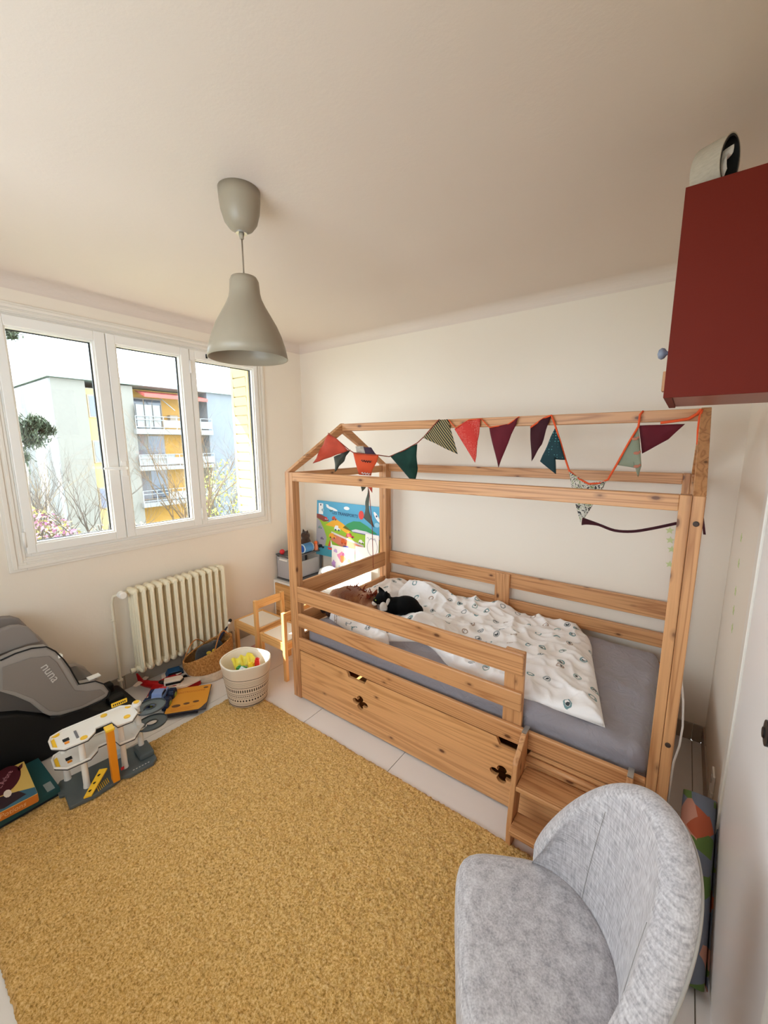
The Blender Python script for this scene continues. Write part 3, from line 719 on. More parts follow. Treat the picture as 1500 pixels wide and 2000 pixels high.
# ------------------------------------------------------------------ block of flats across the garden
def make_block():
    K = 1.865; ox, oy, oz = -25.0, 4.708, -1.475
    t = thing('apartment_block', 'three-storey cream block of flats with orange-walled balconies across the garden', 'building', (ox, oy, oz-4.6))
    mw_ = M('facade_cream', '#77746C', .85, var=.03); mg = M('facade_grey', '#6B7075', .85, var=.05, vscale=2); mo = M('facade_ochre', '#B0853F', .8); mr = M('roof_edge', '#93A19F', .6)
    mgl = M('dark_window_glass', '#3A4753', .12, spec=.8); mfr = M('window_frame_brown', '#8A7C6A', .5); mc = M('curtain_grey', '#77787A', .9); mwh = M('facade_white', '#7E7E7C', .7)
    def P(name, m, u0, u1, v0, v1, x0, x1, parent=t, bevel=0):
        # u, v in the measured facade units (1 unit = 1.865 m), x in metres behind (-) or before (+) the facade plane
        return G().box(ox+x0, ox+x1, oy+(u0-1.25)*K, oy+(u1-1.25)*K, oz+v0*K, oz+v1*K).build(name, m, parent, bevel=bevel)
    B0 = -3.0
    P('facade', mw_, 1.25, 2.10, B0, 3.65, -7.5, 0); P('facade', mw_, 2.10, 2.72, B0, 3.45, -7.5, -.12); P('facade', mw_, 2.72, 3.44, B0, 3.62, -7.5, 0)
    P('facade', mg, 6.05, 9.5, B0, 3.66, -7.5, 0)
    P('recess_wall', mo, 3.44, 6.05, B0, 3.62, -7.5, -1.35)
    P('side_wall', mwh, 1.20, 1.249, B0, 3.62, -7.5, .0)
    P('roof_slab', mr, 1.15, 9.6, 3.66, 3.78, -7.7, .25)
    P('roof_parapet', mwh, 1.35, 9.4, 3.78, 3.86, -7.3, -1.2)
    for (u, w_, h_) in ((3.2, 1.3, .18), (5.0, .22, .20), (6.75, .25, .30), (7.0, .45, .12)):
        r_ = P('roof_box', mwh, u, u+w_, 3.78, 3.86+h_, -3.2, -2.2)
    # panel strip with windows
    for (v0, v1) in ((2.78, 3.45), (1.97, 2.55), (1.13, 1.42), (.70, 1.12), (-.4, .2)):
        pass
    P('ochre_strip', M('facade_peach', '#B0925C', .8), 2.10, 2.72, B0, 3.42, -.12, -.09)
    for (v0, v1, shut) in ((2.55, 3.25, True), (1.13, 1.85, False), (-.35, .35, True)):
        f = P('window', mfr, 2.13, 2.70, v0, v1, -.09, -.04); P('pane', M('roller_shutter', '#686C7E', .6) if shut else mc, 2.17, 2.66, v0+.04, v1-.04, -.04, -.02, f)
    for lv, (z0, z1, zr) in enumerate(((2.06, 2.24, 2.66), (.82, .96, 1.36), (-.45, -.30, .12))):
        sl = P('balcony_or_shade_slab', mwh, 3.36, 6.12, z0, z1, -1.35, .35)
        f = P('window', mfr, 3.50, 4.66, z1, z1+1.10, -1.35, -1.28)
        P('pane', mgl if lv == 0 else mc, 3.54, 4.02, z1+.04, z1+1.05, -1.28, -1.26, f); P('pane', mgl, 4.06, 4.62, z1+.04, z1+1.05, -1.28, -1.26, f)
        if lv == 1: P('blind', mwh, 3.54, 4.02, z1+.55, z1+1.05, -1.26, -1.24, f)
        f = P('window', mfr, 5.35, 6.0, z1, z1+1.10, -1.35, -1.28); P('pane', mgl if lv == 0 else mc, 5.40, 5.97, z1+.04, z1+1.05, -1.28, -1.26, f)
        ra = G(); 
        for zz in (zr, zr-.12, z1+.06):
            ra.tube([(ox+.30, oy+(3.38-1.25)*K, oz+zz*K), (ox+.30, oy+(6.10-1.25)*K, oz+zz*K)], .022, 6)
        rl = ra.build('railing', M('rail_grey', '#8F9AA0', .5), t)
        for q in range(7):
            u = 3.38+q*.4533; G().cbox((ox+.30, oy+(u-1.25)*K, oz+(z1+zr)/2*K), (.035, .035, (zr-z1)*K)).build('railing_post', M('rail_grey', '#8F9AA0', .5), rl)
        P('glass_panel', clear_plastic('balcony_glass', '#C5D6D8', .35), 4.3, 6.08, z1+.06, zr-.13, .285, .292, rl)
        if lv < 2: P('canvas_screen', mwh, 3.40, 4.22 if lv == 0 else 4.6, z1+.03, zr+(.38 if lv == 0 else 0), .22, .24, rl)
        if lv == 0:
            for q in range(4): u = 3.42+q*.27; G().cbox((ox+.26, oy+(u-1.25)*K, oz+(z1+.42)*K), (.03, .03, 1.5)).build('screen_post', m_black, rl)
    P('air_conditioner', mfr, 4.85, 5.15, 2.55, 2.78, -1.35, -.95, bevel=.02)
    a = G(); y0_, y1_ = oy+(3.70-1.25)*K, oy+(5.95-1.25)*K; zt = oz+3.56*K
    a.add([(ox-.9, y0_, zt), (ox-.9, y1_, zt), (ox+.45, y1_, zt-.30), (ox+.45, y0_, zt-.30), (ox-.9, y0_, zt-.04), (ox-.9, y1_, zt-.04), (ox+.45, y1_, zt-.50), (ox+.45, y0_, zt-.50)], [(0, 1, 2, 3), (7, 6, 5, 4), (0, 4, 5, 1), (1, 5, 6, 2), (2, 6, 7, 3), (3, 7, 4, 0)])
    a.build('awning', M('awning_red', '#B05048', .8), t)
    G().tube([(ox-.2, y0_+1.2, zt-.4), (ox+.3, y0_+1.9, oz+2.9*K)], .03, 8).build('awning_arm', mwh, t)
make_block()
gr = struct(G().box(-70, -.3, -45, 60, -6.6, -6.5).build('ground', M('garden_lawn', '#4C5432', .95, var=.2, vscale=.5)))
gr.name = 'garden_ground'
struct(G().box(-.28, .3, -6, 4, -6.5, -.07).build('wall_outside', m_render))

# ------------------------------------------------------------------ trees and shrubs
def leaf_cloud(n, centre, rad, size, rnd, shape=None, flat=False):
    g = G()
    for i in range(n):
        while True:
            p = Vector((rnd.uniform(-1, 1), rnd.uniform(-1, 1), rnd.uniform(-1, 1)))
            if p.length < 1: break
        p = p.normalized()*p.length**.5
        c = Vector(centre)+Vector((p.x*rad[0], p.y*rad[1], p.z*rad[2]))
        a = Vector((rnd.gauss(0, 1), rnd.gauss(0, 1), rnd.gauss(0, 1))).normalized(); b = a.cross(Vector((rnd.gauss(0, 1), rnd.gauss(0, 1), rnd.gauss(0, 1)))).normalized()
        s_ = size*rnd.uniform(.6, 1.3)
        g.add([c-a*s_, c+b*s_*.45, c+a*s_, c-b*s_*.45], [(0, 1, 2, 3)])
    return g
def branchy(g, p, d, length, r, depth, rnd, spread=.5, up=.12):
    pts = [p]; rs = [r]; q = p.copy(); dd = d.copy(); n = 4
    for i in range(n):
        dd = (dd+Vector((rnd.gauss(0, .13), rnd.gauss(0, .13), rnd.gauss(0, .08)+up*.3))).normalized(); q = q+dd*length/n; pts.append(q.copy()); rs.append(r*(1-.45*(i+1)/n))
    g.tube(pts, rs, 5)
    if depth > 0:
        for k_ in range(rnd.choice((2, 3, 3))):
            i = rnd.choice((2, 3, 4)); nd = (dd+Vector((rnd.gauss(0, spread), rnd.gauss(0, spread), rnd.gauss(0, spread*.6)+up))).normalized()
            branchy(g, pts[i], nd, length*rnd.uniform(.6, .85), rs[i]*.7, depth-1, rnd, spread, up)
def bare_tree(loc, h, seed, label, col='#7E7264', depth=6, twig=True):
    rnd = random.Random(seed); t = thing('bare_tree', label, 'tree', loc)
    g = G(); p = Vector(loc); fork = p+Vector((.05, .05, h*.45))
    g.tube([p, p+Vector((.03, 0, h*.2)), fork], [.11, .09, .075], 8)
    g.build('trunk', M('bark_'+col[1:], col, .9, var=.15), t)
    g = G()
    for k_ in range(4):
        branchy(g, fork, Vector((rnd.gauss(0, .35), rnd.gauss(0, .45), 1)).normalized(), h*.19, .06, depth-1, rnd, .45, .25)
    o = g.build('branches', M('bark_'+col[1:], col, .9), t, fix=False)
    return t
bare_tree((-7.2, .35, -6.5), 9.2, 5, 'leafless tree with dark forking branches seen through the left pane', '#4E463E')
bare_tree((-8.5, 3.1, -6.5), 9.9, 11, 'leafless pale-barked tree in front of the middle balconies', '#5E4C36')
bare_tree((-9.5, 5.3, -6.5), 9.0, 23, 'leafless tree tangled in front of the grey wall, right pane', '#5A503C')
bare_tree((-8.0, -1.0, -6.5), 8.6, 31, 'low bare tree leaning behind the pink blossom', '#7E6A48')
def leafy(name, label, centre, rad, n, size, cols, trunk, seed):
    rnd = random.Random(seed); t = thing(name, label, 'tree' if 'tree' in name else 'shrub', (centre[0], centre[1], -6.5))
    for i, c in enumerate(cols):
        leaf_cloud(n//len(cols), centre, rad, size, rnd).build('foliage', M('leaf_'+c[1:], c, .8), t, fix=False)['kind'] = 'stuff'
    G().tube([(centre[0], centre[1], -6.5), (centre[0]+.1, centre[1], -3), tuple(centre)], [trunk, trunk*.8, trunk*.4], 8).build('trunk', M('bark_6E655B', '#6E655B', .9), t)
    return t
leafy('blossom_tree', 'round shrub tree covered in pink blossom low in the left pane', (-6.0, -1.15, -.45), (1.0, 1.1, 1.15), 4200, .045, ['#8E5A7A', '#A5788E', '#9A9450', '#5E5238'], .08, 3)
leafy('sprouting_tree', 'tree with fresh yellow-green leaves at the lower right pane', (-8.0, 4.1, -.6), (.8, .9, 1.9), 1100, .06, ['#9AA63A', '#85875A'], .06, 8)
leafy('blossom_tree', 'sparse pale twiggy bush between the bare trunks', (-8.4, 1.3, -1.2), (1.0, 1.3, 1.0), 1500, .04, ['#B9A67A', '#A89888'], .05, 13)
def pine():
    rnd = random.Random(4); t = thing('pine_tree', 'dark green pine reaching in from the left edge of the window', 'tree', (-5.2, -2.9, -6.5))
    G().tube([(-5.2, -2.9, -6.5), (-5.15, -2.85, 0), (-5.1, -2.7, 4.2)], [.2, .16, .09], 10).build('trunk', M('pine_bark', '#5E4A3A', .9), t)
    clusters = [(-4.6, a, b, c) for a, b, c in ((-1.15, 1.95, .16), (-.96, 2.0, .13), (-.83, 1.93, .09), (-1.25, 1.75, .15), (-1.0, 1.78, .12), (-1.2, 1.52, .12), (-1.42, 1.9, .2), (-1.10, 3.22, .09), (-1.28, 3.28, .15))]
    g = G(); b_ = G()
    for (x, y, z, r) in clusters:
        b_.tube([(-5.1, -2.8, z-.5), (x-.2, (y-2.8)/2, z-.15), (x, y, z)], [.03, .02, .008], 6)
        for i in range(int(4200*r)+80):
            d_ = Vector((rnd.gauss(0, 1), rnd.gauss(0, 1), rnd.gauss(0, 1)+.3)).normalized(); c = Vector((x, y, z))+Vector((rnd.gauss(0, r*.5), rnd.gauss(0, r*.5), rnd.gauss(0, r*.4)))
            s_ = d_.cross(Vector((0, 0, 1))).normalized()*.012
            g.add([c-s_, c+s_, c+d_*.09], [(0, 1, 2)])
    b_.build('branches', M('pine_bark', '#5E4A3A', .9), t); g.build('needles', M('pine_needles', '#3F4A36', .8), t, fix=False)['kind'] = 'stuff'
pine()
for i, (x, y, h) in enumerate(((-31.0, .6, 13.0), (-33.2, 1.9, 14.2))):
    rnd = random.Random(40+i); t = thing('cypress_tree', ('tall dark cypress', 'taller dark cypress')[i]+' beside the left gable of the flats', 'tree', (x, y, -6.5))
    g = G()
    for k_ in range(2600):
        z = rnd.random(); r = .9*math.sin(PI*min(1, z*.9+.08))**.7; an = rnd.random()*2*PI; rr = r*rnd.random()**.5; c = Vector((x+rr*math.cos(an), y+rr*math.sin(an), -6+z*h)); s_ = .16
        g.add([c+Vector((-s_, 0, -.1)), c+Vector((s_, 0, 0)), c+Vector((0, s_, .35))], [(0, 1, 2)])
    g.build('foliage', M('cypress_green', '#3C4A30', .9), t, fix=False)['kind'] = 'stuff'
    G().tube([(x, y, -6.5), (x, y, -6+h*.9)], [.15, .03], 8).build('trunk', M('pine_bark', '#5E4A3A', .9), t)
# ------------------------------------------------------------------ children's chairs
KY, KX_, KZ = wood('beech_grain_y', 1, '#E8B878', '#CE944F', knots=False), wood('beech_grain_x', 0, '#E8B878', '#CE944F', knots=False), wood('beech_grain_z', 2, '#E8B878', '#CE944F', knots=False)
m_seat = M('white_laminate', '#EFE9DE', .35)
def kid_chair(x0, y0, label):
    # faces -x; back posts on the +x side
    t = thing('kids_chair', label, 'chair', (x0, y0, 0), 0, 'little wooden chairs by the drawers')
    W_, D_ = .28, .27
    for y in (y0, y0+W_-.028):
        B(t, 'leg', KZ, x0, x0+.028, y, y+.028, 0, .298, .003)
        B(t, 'back_post', KZ, x0+D_, x0+D_+.028, y, y+.028, 0, .525, .003)
    B(t, 'seat_rail', KY, x0, x0+.02, y0+.0285, y0+W_-.0285, .235, .298, .003); B(t, 'seat_rail', KY, x0+D_+.004, x0+D_+.024, y0+.0285, y0+W_-.0285, .235, .290, .003)
    B(t, 'seat_rail', KX_, x0+.0285, x0+D_-.0005, y0+.002, y0+.022, .235, .298, .003); B(t, 'seat_rail', KX_, x0+.0285, x0+D_-.0005, y0+W_-.022, y0+W_-.002, .235, .298, .003)
    B(t, 'seat', m_seat, x0+.0205, x0+D_, y0+.0225, y0+W_-.0225, .284, .294, .001)
    B(t, 'back_rail', KY, x0+D_+.006, x0+D_+.022, y0+.0285, y0+W_-.0285, .455, .520, .004)
    return t
kid_chair(.205, -1.0, "small wooden child's chair nearer the radiator, white seat")
kid_chair(.560, -1.02, "small wooden child's chair half hidden by the bed post, seat in sunlight")

# ------------------------------------------------------------------ drawer stack, desk and what stands on them
m_grey = M('charcoal_plastic', '#5B5A5C', .45); m_clear = clear_plastic('clear_drawer_plastic', '#DAD9DC', .42)
def drawer_unit():
    t = thing('plastic_drawer_tower', 'grey plastic drawer box with clear front on the white chest', 'drawer unit', (.13, -.21, .445))
    x0, x1, y0, y1 = .015, .245, -.405, -.03
    G().box(x0, x1, y0, y1, .675, .690).build('top_panel', m_grey, t, bevel=.004); G().box(x0, x1, y0, y1, .446, .460).build('bottom_panel', m_grey, t, bevel=.004)
    for (x, y) in ((x0, y0+.01), (x1-.014, y0+.01), (x0, y1-.02), (x1-.014, y1-.02)): G().box(x, x+.014, y, y+.02, .460, .675).build('corner_post', m_grey, t)
    d_ = G().box(x0+.016, x1-.016, y0+.002, y0+.008, .47, .665).box(x0+.016, x1-.016, y0+.008, y1-.03, .466, .470).box(x0+.0155, x0+.0185, y0+.008, y1-.03, .47, .62).box(x1-.0185, x1-.0155, y0+.008, y1-.03, .47, .62).build('drawer', m_clear, t)
    G().box(x0+.06, x1-.06, y0-.010, y0+.002, .64, .655).build('drawer_handle', m_white, d_, bevel=.002)
    rnd = random.Random(2)
    for i in range(5):
        z = .472+i*.012; m = M('paper_%d' % i, ('#E7E2E6', '#D9C3D6', '#EDEBEA', '#C9D3DE', '#F0ECE4')[i], .9)
        o = G().cbox((0, 0, 0), (.17, .26, .009)).build('folded_paper', m, None); o.location = (.13, -.22+rnd.uniform(-.02, .02), z+.0055); o.rotation_euler.z = rnd.uniform(-.05, .05)
        tag(o, ('bottom', 'lilac', 'white middle', 'pale blue', 'topmost cream')[i]+' sheet of folded papers inside the clear drawer', 'paper', 'papers in the clear drawer')
    t2 = thing('storage_chest', 'white-framed storage chest with pine drawers and black knobs under the grey box', 'chest', (.15, -.23, 0))
    g = G().box(.0105, .03, -.44, -.025, .001, .425).box(.375, .395, -.44, -.025, .001, .425).box(.0105, .395, -.44, -.025, .425, .445).box(.03, .375, -.05, -.025, .02, .425)
    g.build('carcass', m_white, t2)
    for i, (a, b_) in enumerate(((.285, .42), (.145, .28), (.01, .14))):
        dd = G().box(.032, .373, -.445, -.06, a, b_).build('drawer', KX_, t2, bevel=.003)
        G().lathe([(.008, 0), (.008, .008), (.014, .012), (.014, .020), (.004, .023)], 14, M=frame((.33, -.445, (a+b_)/2), (1, 0, 0), (0, 0, 1))).build('knob', m_black, dd, smooth=True)
    # desk along the back wall
    t3 = thing('kids_desk', 'low white desk along the back wall, flooded with sunlight', 'desk', (.7, -.23, 0))
    G().box(.415, .985, -.46, -.025, .472, .492).build('desktop', m_white, t3, bevel=.003)
    for (x, y) in ((.43, -.44), (.945, -.44), (.43, -.07), (.945, -.07)): G().box(x, x+.028, y, y+.028, 0, .472).build('leg', KZ, t3, bevel=.002)
    G().box(.459, .944, -.436, -.420, .41, .4715).build('apron', KX_, t3)
drawer_unit()
o = G().lathe([(.001, .1), (.045, .097), (.075, .080), (.088, .045), (.092, 0), (.088, 0), (.083, .045), (.07, .077), (.04, .092), (.001, .095)], 32, cap=(False, False)).build('bowl', m_white, smooth=True)
o.location = (.49, -.20, .493); tag(o, 'white plastic bowl turned upside down on the desk', 'bowl')
o = G().lathe([(.001, -.024), (.016, -.02), (.024, -.004), (.023, .01), (.012, .022), (.001, .024)], 16).build('toy_ball', M('red_toy', '#D8323A', .4), smooth=True)
o.location = (.085, -.385, .7145); tag(o, 'small red ball on the corner of the grey drawer box', 'ball')
t = thing('toy_drum', 'blue cylinder toy with a pale rim lying on the grey drawer box', 'toy', (.20, -.25, .691))
Mx = frame((.215, -.20, .735), (0, 0, 1), (1, 0, 0))
G().lathe([(.042, -.055), (.043, -.05), (.043, .05), (.042, .055)], 24, M=Mx).build('drum_body', M('blue_toy', '#4F86B8', .5), t, smooth=False, bevel=.003)
G().tube([Mx @ Vector((.040*math.cos(a*PI/12), .040*math.sin(a*PI/12), .055)) for a in range(24)], .005, 8, closed=True).tube([Mx @ Vector((.040*math.cos(a*PI/12), .040*math.sin(a*PI/12), -.055)) for a in range(24)], .005, 8, closed=True).build('drum_rim', M('pale_blue_toy', '#CBDDE8', .5), t, smooth=True)
G().lathe([(.034, -.0565), (.034, -.058), (.001, -.058)], 20, M=Mx).build('drum_face', M('cobalt_toy', '#2A5DB0', .4), t)
t = thing('plush_owl', 'dark brown plush head with two ears behind the blue toy', 'soft toy', (.13, -.16, .691))
g = G(); g.ell((.13, -.13, .755), (.055, .05, .062)); g.ell((.13, -.13, .83), (.048, .042, .042)); g.build('body', M('dark_brown_plush', '#4A352A', .95, var=.25, vscale=60, sheen=.3), t, remesh=.006)
for s_ in (-1, 1): G().lathe([(.016, 0), (.009, .02), (.001, .035)], 10, M=Matrix.Translation((.13+s_*.028, -.13-s_*.006, .855)) @ Matrix.Rotation(s_*.3, 4, 'Y')).build('ear', M('dark_brown_plush', '#4A352A'), t, smooth=True)
t = thing('orange_figure', 'small orange and pink toy figure beside the blue drum', 'toy', (.225, -.09, .691))
G().lathe([(.022, 0), (.024, .03), (.016, .055), (.012, .06)], 14, (.222, -.085, .691)).build('figure_body', M('salmon_toy', '#EE8E6A', .5), t, smooth=True)
G().ell((.222, -.085, .762), (.017, .017, .018)).build('figure_head', M('orange_toy', '#F0702E', .5), t, smooth=True)

# ------------------------------------------------------------------ poster board
def make_poster():
    a = at(620, 978, 1, -.045); t = thing('transport_poster', 'large illustrated transport play board leaning on the back wall', 'poster', (.6, -.05, .64))
    W_, H_ = .80, .53
    lean = math.atan2(.035, H_)
    o_ = Vector((.195, -.058, .640)); ux = Vector((1, 0, 0)); uy = Vector((0, math.sin(lean), math.cos(lean)))
    F_ = frame(o_, ux, uy)   # local x right, y up, z towards the room (ux × uy = -y side)
    def flat(name, m, poly, lay, parent=None):
        return G().prism(poly, .0002+lay*.0004, .0005+lay*.0004, axis=2, M=F_).build(name, m, parent or t)
    C = lambda n, h: M('print_'+n, h, .45)
    board = G().prism([(0, 0), (W_, 0), (W_, H_), (0, H_)], -.006, 0, axis=2, M=F_).build('board', C('sky', '#56A9CE'), t)
    def el(cx, cy, rx, ry, n=18, rot=0): return [(cx+rx*math.cos(2*PI*i/n)*math.cos(rot)-ry*math.sin(2*PI*i/n)*math.sin(rot), cy+rx*math.cos(2*PI*i/n)*math.sin(rot)+ry*math.sin(2*PI*i/n)*math.cos(rot)) for i in range(n)]
    flat('grass_print', C('grass', '#98C23C'), [(0, .0), (W_, 0), (W_, .24), (.70, .28), (.62, .29), (.45, .30), (.30, .32), (.10, .34), (0, .36)], 0)
    flat('hill_print', C('green', '#3E9A62'), [(.34, .30), (.40, .345), (.47, .375), (.55, .38), (.63, .35), (.75, .29), (.5, .27)], 1)
    flat('sand_print', C('yellow', '#F0B33A'), [(.12, .30), (.20, .35), (.26, .37), (.33, .345), (.45, .285), (.40, .25), (.30, .29)], 1)
    flat('red_hill_print', C('brick', '#8E4A44'), [(0, .40), (.06, .395), (.13, .375), (.17, .345), (.10, .33), (0, .36)], 1)
    flat('road_print', C('road', '#A9A7B0'), [(0, .36), (.04, .34), (.10, .26), (.14, .18), (.12, .10), (0, .06)], 1)
    flat('sea_print', C('sea', '#4C9FB4'), [(0, 0), (.5, 0), (.48, .06), (.30, .10), (.12, .10), (0, .06)], 1)
    flat('runway_print', C('terracotta', '#D27C62'), [(.20, .21), (.30, .235), (.58, .175), (.62, .10), (.52, .07), (.30, .13), (.20, .165)], 2)
    flat('lane_print', C('lane', '#DAD4D2'), [(.20, .25), (.60, .17), (.60, .155), (.20, .232)], 3)
    flat('train_print', C('train', '#D9D6E6'), [(.45, .29), (.50, .305), (.62, .30), (.798, .262), (.798, .232), (.75, .24), (.70, .25), (.60, .275), (.47, .275)], 2)
    flat('train_stripe_print', C('violet', '#5D5A8E'), [(.47, .28), (.62, .275), (.798, .24), (.798, .232), (.75, .24), (.70, .25), (.60, .268), (.47, .274)], 3)
    flat('plane_print', C('white', '#F2F4F4'), el(.20, .465, .075, .013, 16, -.2)+[], 2); flat('wing_print', C('white', '#F2F4F4'), [(.12, .50), (.15, .50), (.17, .475), (.14, .47)], 3); flat('wing_print', C('teal', '#3E7F8A'), [(.16, .45), (.22, .455), (.19, .43)], 3)
    flat('balloon_print', C('red', '#E04A42'), el(.56, .44, .030, .040), 2)
    flat('cloud_print', C('white', '#F2F4F4'), el(.385, .485, .035, .016), 1); flat('cloud_print', C('pale', '#9FD0E6'), el(.08, .44, .018, .014), 1); flat('cloud_print', C('pale', '#9FD0E6'), el(.74, .37, .028, .02), 1)
    flat('rocket_print', C('white', '#F2F4F4'), el(.735, .44, .055, .016, 14, -.9), 2); flat('rocket_window_print', C('navy', '#2A3E66'), el(.733, .447, .009, .009), 3)
    flat('label_print', C('white', '#F2F4F4'), [(.025, .40), (.085, .40), (.085, .505), (.025, .505)], 1)
    flat('label_mark_print', C('navy', '#2A3E66'), [(.045, .482), (.06, .482), (.06, .498), (.045, .498)], 2)
    for (cx, cy, w_, h_, c, c2) in ((.235, .375, .030, .022, '#C9533A', '#4A4048'), (.275, .285, .038, .030, '#E8EEF2', '#31466E'), (.215, .205, .045, .030, '#F1A63A', '#7A4A3A'), (.435, .235, .048, .026, '#C84A4A', '#4A4048'), (.40, .115, .060, .022, '#3A4A9A', '#E0703A'), (.57, .20, .03, .02, '#EDEDED', '#4A4A4A'), (.05, .27, .026, .016, '#7E9C9A', '#4A5A5A'), (.08, .165, .022, .014, '#7A6A8A', '#403848'), (.07, .085, .040, .022, '#16303A', '#0A1A20'), (.13, .365, .02, .016, '#D2404A', '#F0E8E8'), (.36, .17, .035, .03, '#D9622E', '#B04A2A')):
        b_ = flat('vehicle_print', C('v'+c[1:], c), [(cx-w_, cy-h_*.5), (cx+w_, cy-h_*.5), (cx+w_, cy+h_*.1), (cx+w_*.4, cy+h_*.2), (cx+w_*.3, cy+h_*.9), (cx-w_*.6, cy+h_*.9), (cx-w_, cy+h_*.2)], 4)
        for s_ in (-.55, .55): flat('wheel_print', C('w'+c2[1:], c2), el(cx+s_*w_, cy-h_*.5, h_*.32, h_*.32, 10), 5, b_)
    flat('boat_print', C('red', '#E04A42'), [(.155, .09), (.235, .09), (.225, .07), (.165, .07)], 4); flat('sail_print', C('white', '#F2F4F4'), [(.195, .10), (.225, .10), (.195, .17)], 4); flat('sail_print', C('red', '#E04A42'), [(.160, .10), (.190, .10), (.188, .175)], 4)
    text('LES TRANSPORTS', .040, C('navy', '#2A3E66'), t, F_ @ Matrix.Translation((.365, .425, .0022)) @ Matrix.Rotation(-.02, 4, 'Z'), depth=.0004, local=False)
    # drawings taped in front
    def sheet(label, x0, x1, z0, z1, y, blobs, name='drawing', cat='drawing'):
        th = thing(name, label, cat, ((x0+x1)/2, y, z0)); Fs = frame((x0, y, z0), (1, 0, 0), (0, .05, 1))
        G().prism([(0, 0), (x1-x0, 0), (x1-x0, z1-z0), (0, z1-z0)], -.0006, 0, axis=2, M=Fs).build('sheet', M('drawing_paper', '#F3F1EC', .8), th)
        for i, (cx, cy, rx, ry, c) in enumerate(blobs):
            pts = [(cx+rx*(1+.25*math.sin(3*a+i))*math.cos(a), cy+ry*(1+.25*math.cos(4*a+i))*math.sin(a)) for a in [2*PI*q/16 for q in range(16)]]
            G().prism(pts, .0002+.0002*i, .0003+.0002*i, axis=2, M=Fs).build('paint_mark', M('paint_'+c[1:], c, .8), th)
        return th
    sheet("child's painting in pink, orange and purple leaning on the play board", .415, .70, .495, .765, -.075, [(.13, .17, .055, .045, '#E890B8'), (.14, .16, .035, .035, '#F0A060'), (.15, .20, .02, .015, '#D0709A'), (.22, .15, .022, .022, '#F2D060'), (.05, .22, .022, .018, '#C9A8D8'), (.03, .09, .025, .035, '#C59AD8'), (.17, .08, .03, .015, '#B8DDC0'), (.10, .07, .012, .018, '#C0D8E8')])
    sheet('blank white sheet in the sun right of the painting', .715, .90, .495, .80, -.082, [], 'paper_sheet', 'paper')
    th = sheet('white sheet with a pencil circle beside the bed post', .835, .985, .60, .93, -.088, [], 'paper_sheet', 'drawing')
    Fs = frame((.835, -.090, .60), (1, 0, 0), (0, .05, 1))
    G().tube([Fs @ Vector((.08+.055*math.cos(a*PI/16), .22+.075*math.sin(a*PI/16), .001)) for a in range(32)], .0012, 5, closed=True).tube([Fs @ Vector((.02+.006*i, .29+.01*math.sin(i), .001)) for i in range(18)], .0012, 5).build('pencil_line', M('pencil', '#8E93A8', .8), th)
make_poster()

# ------------------------------------------------------------------ bunting
def dots(name, base, dot, scale, r=.28, cloth=.85):
    if name in MC: return MC[name]
    k = NT(name); vo = k.n('ShaderNodeTexVoronoi', {'Vector': k.coord((1, .2, 1)), 'Scale': scale, 'Randomness': .15}); k.base(k.mix(k.math('LESS_THAN', vo.outputs['Distance'], r), srgb(base), srgb(dot))); k.rough(cloth); MC[name] = k.m; return k.m
def floral(name, base, ink, scale=60):
    k = NT(name); n = k.noise(k.coord(), scale, 2, .5, 1.5); k.base(k.ramp(n, [(.42, srgb(ink)), (.46, srgb(base)), (.56, srgb(base)), (.60, srgb('#7A8A5A'))])); k.rough(.85); return k.m
def stripes():
    k = NT('striped_cloth'); wv = k.n('ShaderNodeTexWave', {'Vector': k.coord(rot=(0, .72, 0)), 'Scale': 26.0}); k.base(k.mix(k.math('GREATER_THAN', wv.outputs[1], .72), srgb('#26302B'), srgb('#B9A06A'))); k.rough(.85); return k.m
m_or = M('orange_binding', '#E2582A', .8); m_ma = M('maroon_cotton', '#5E0F1E', .85, var=.1, vscale=12)
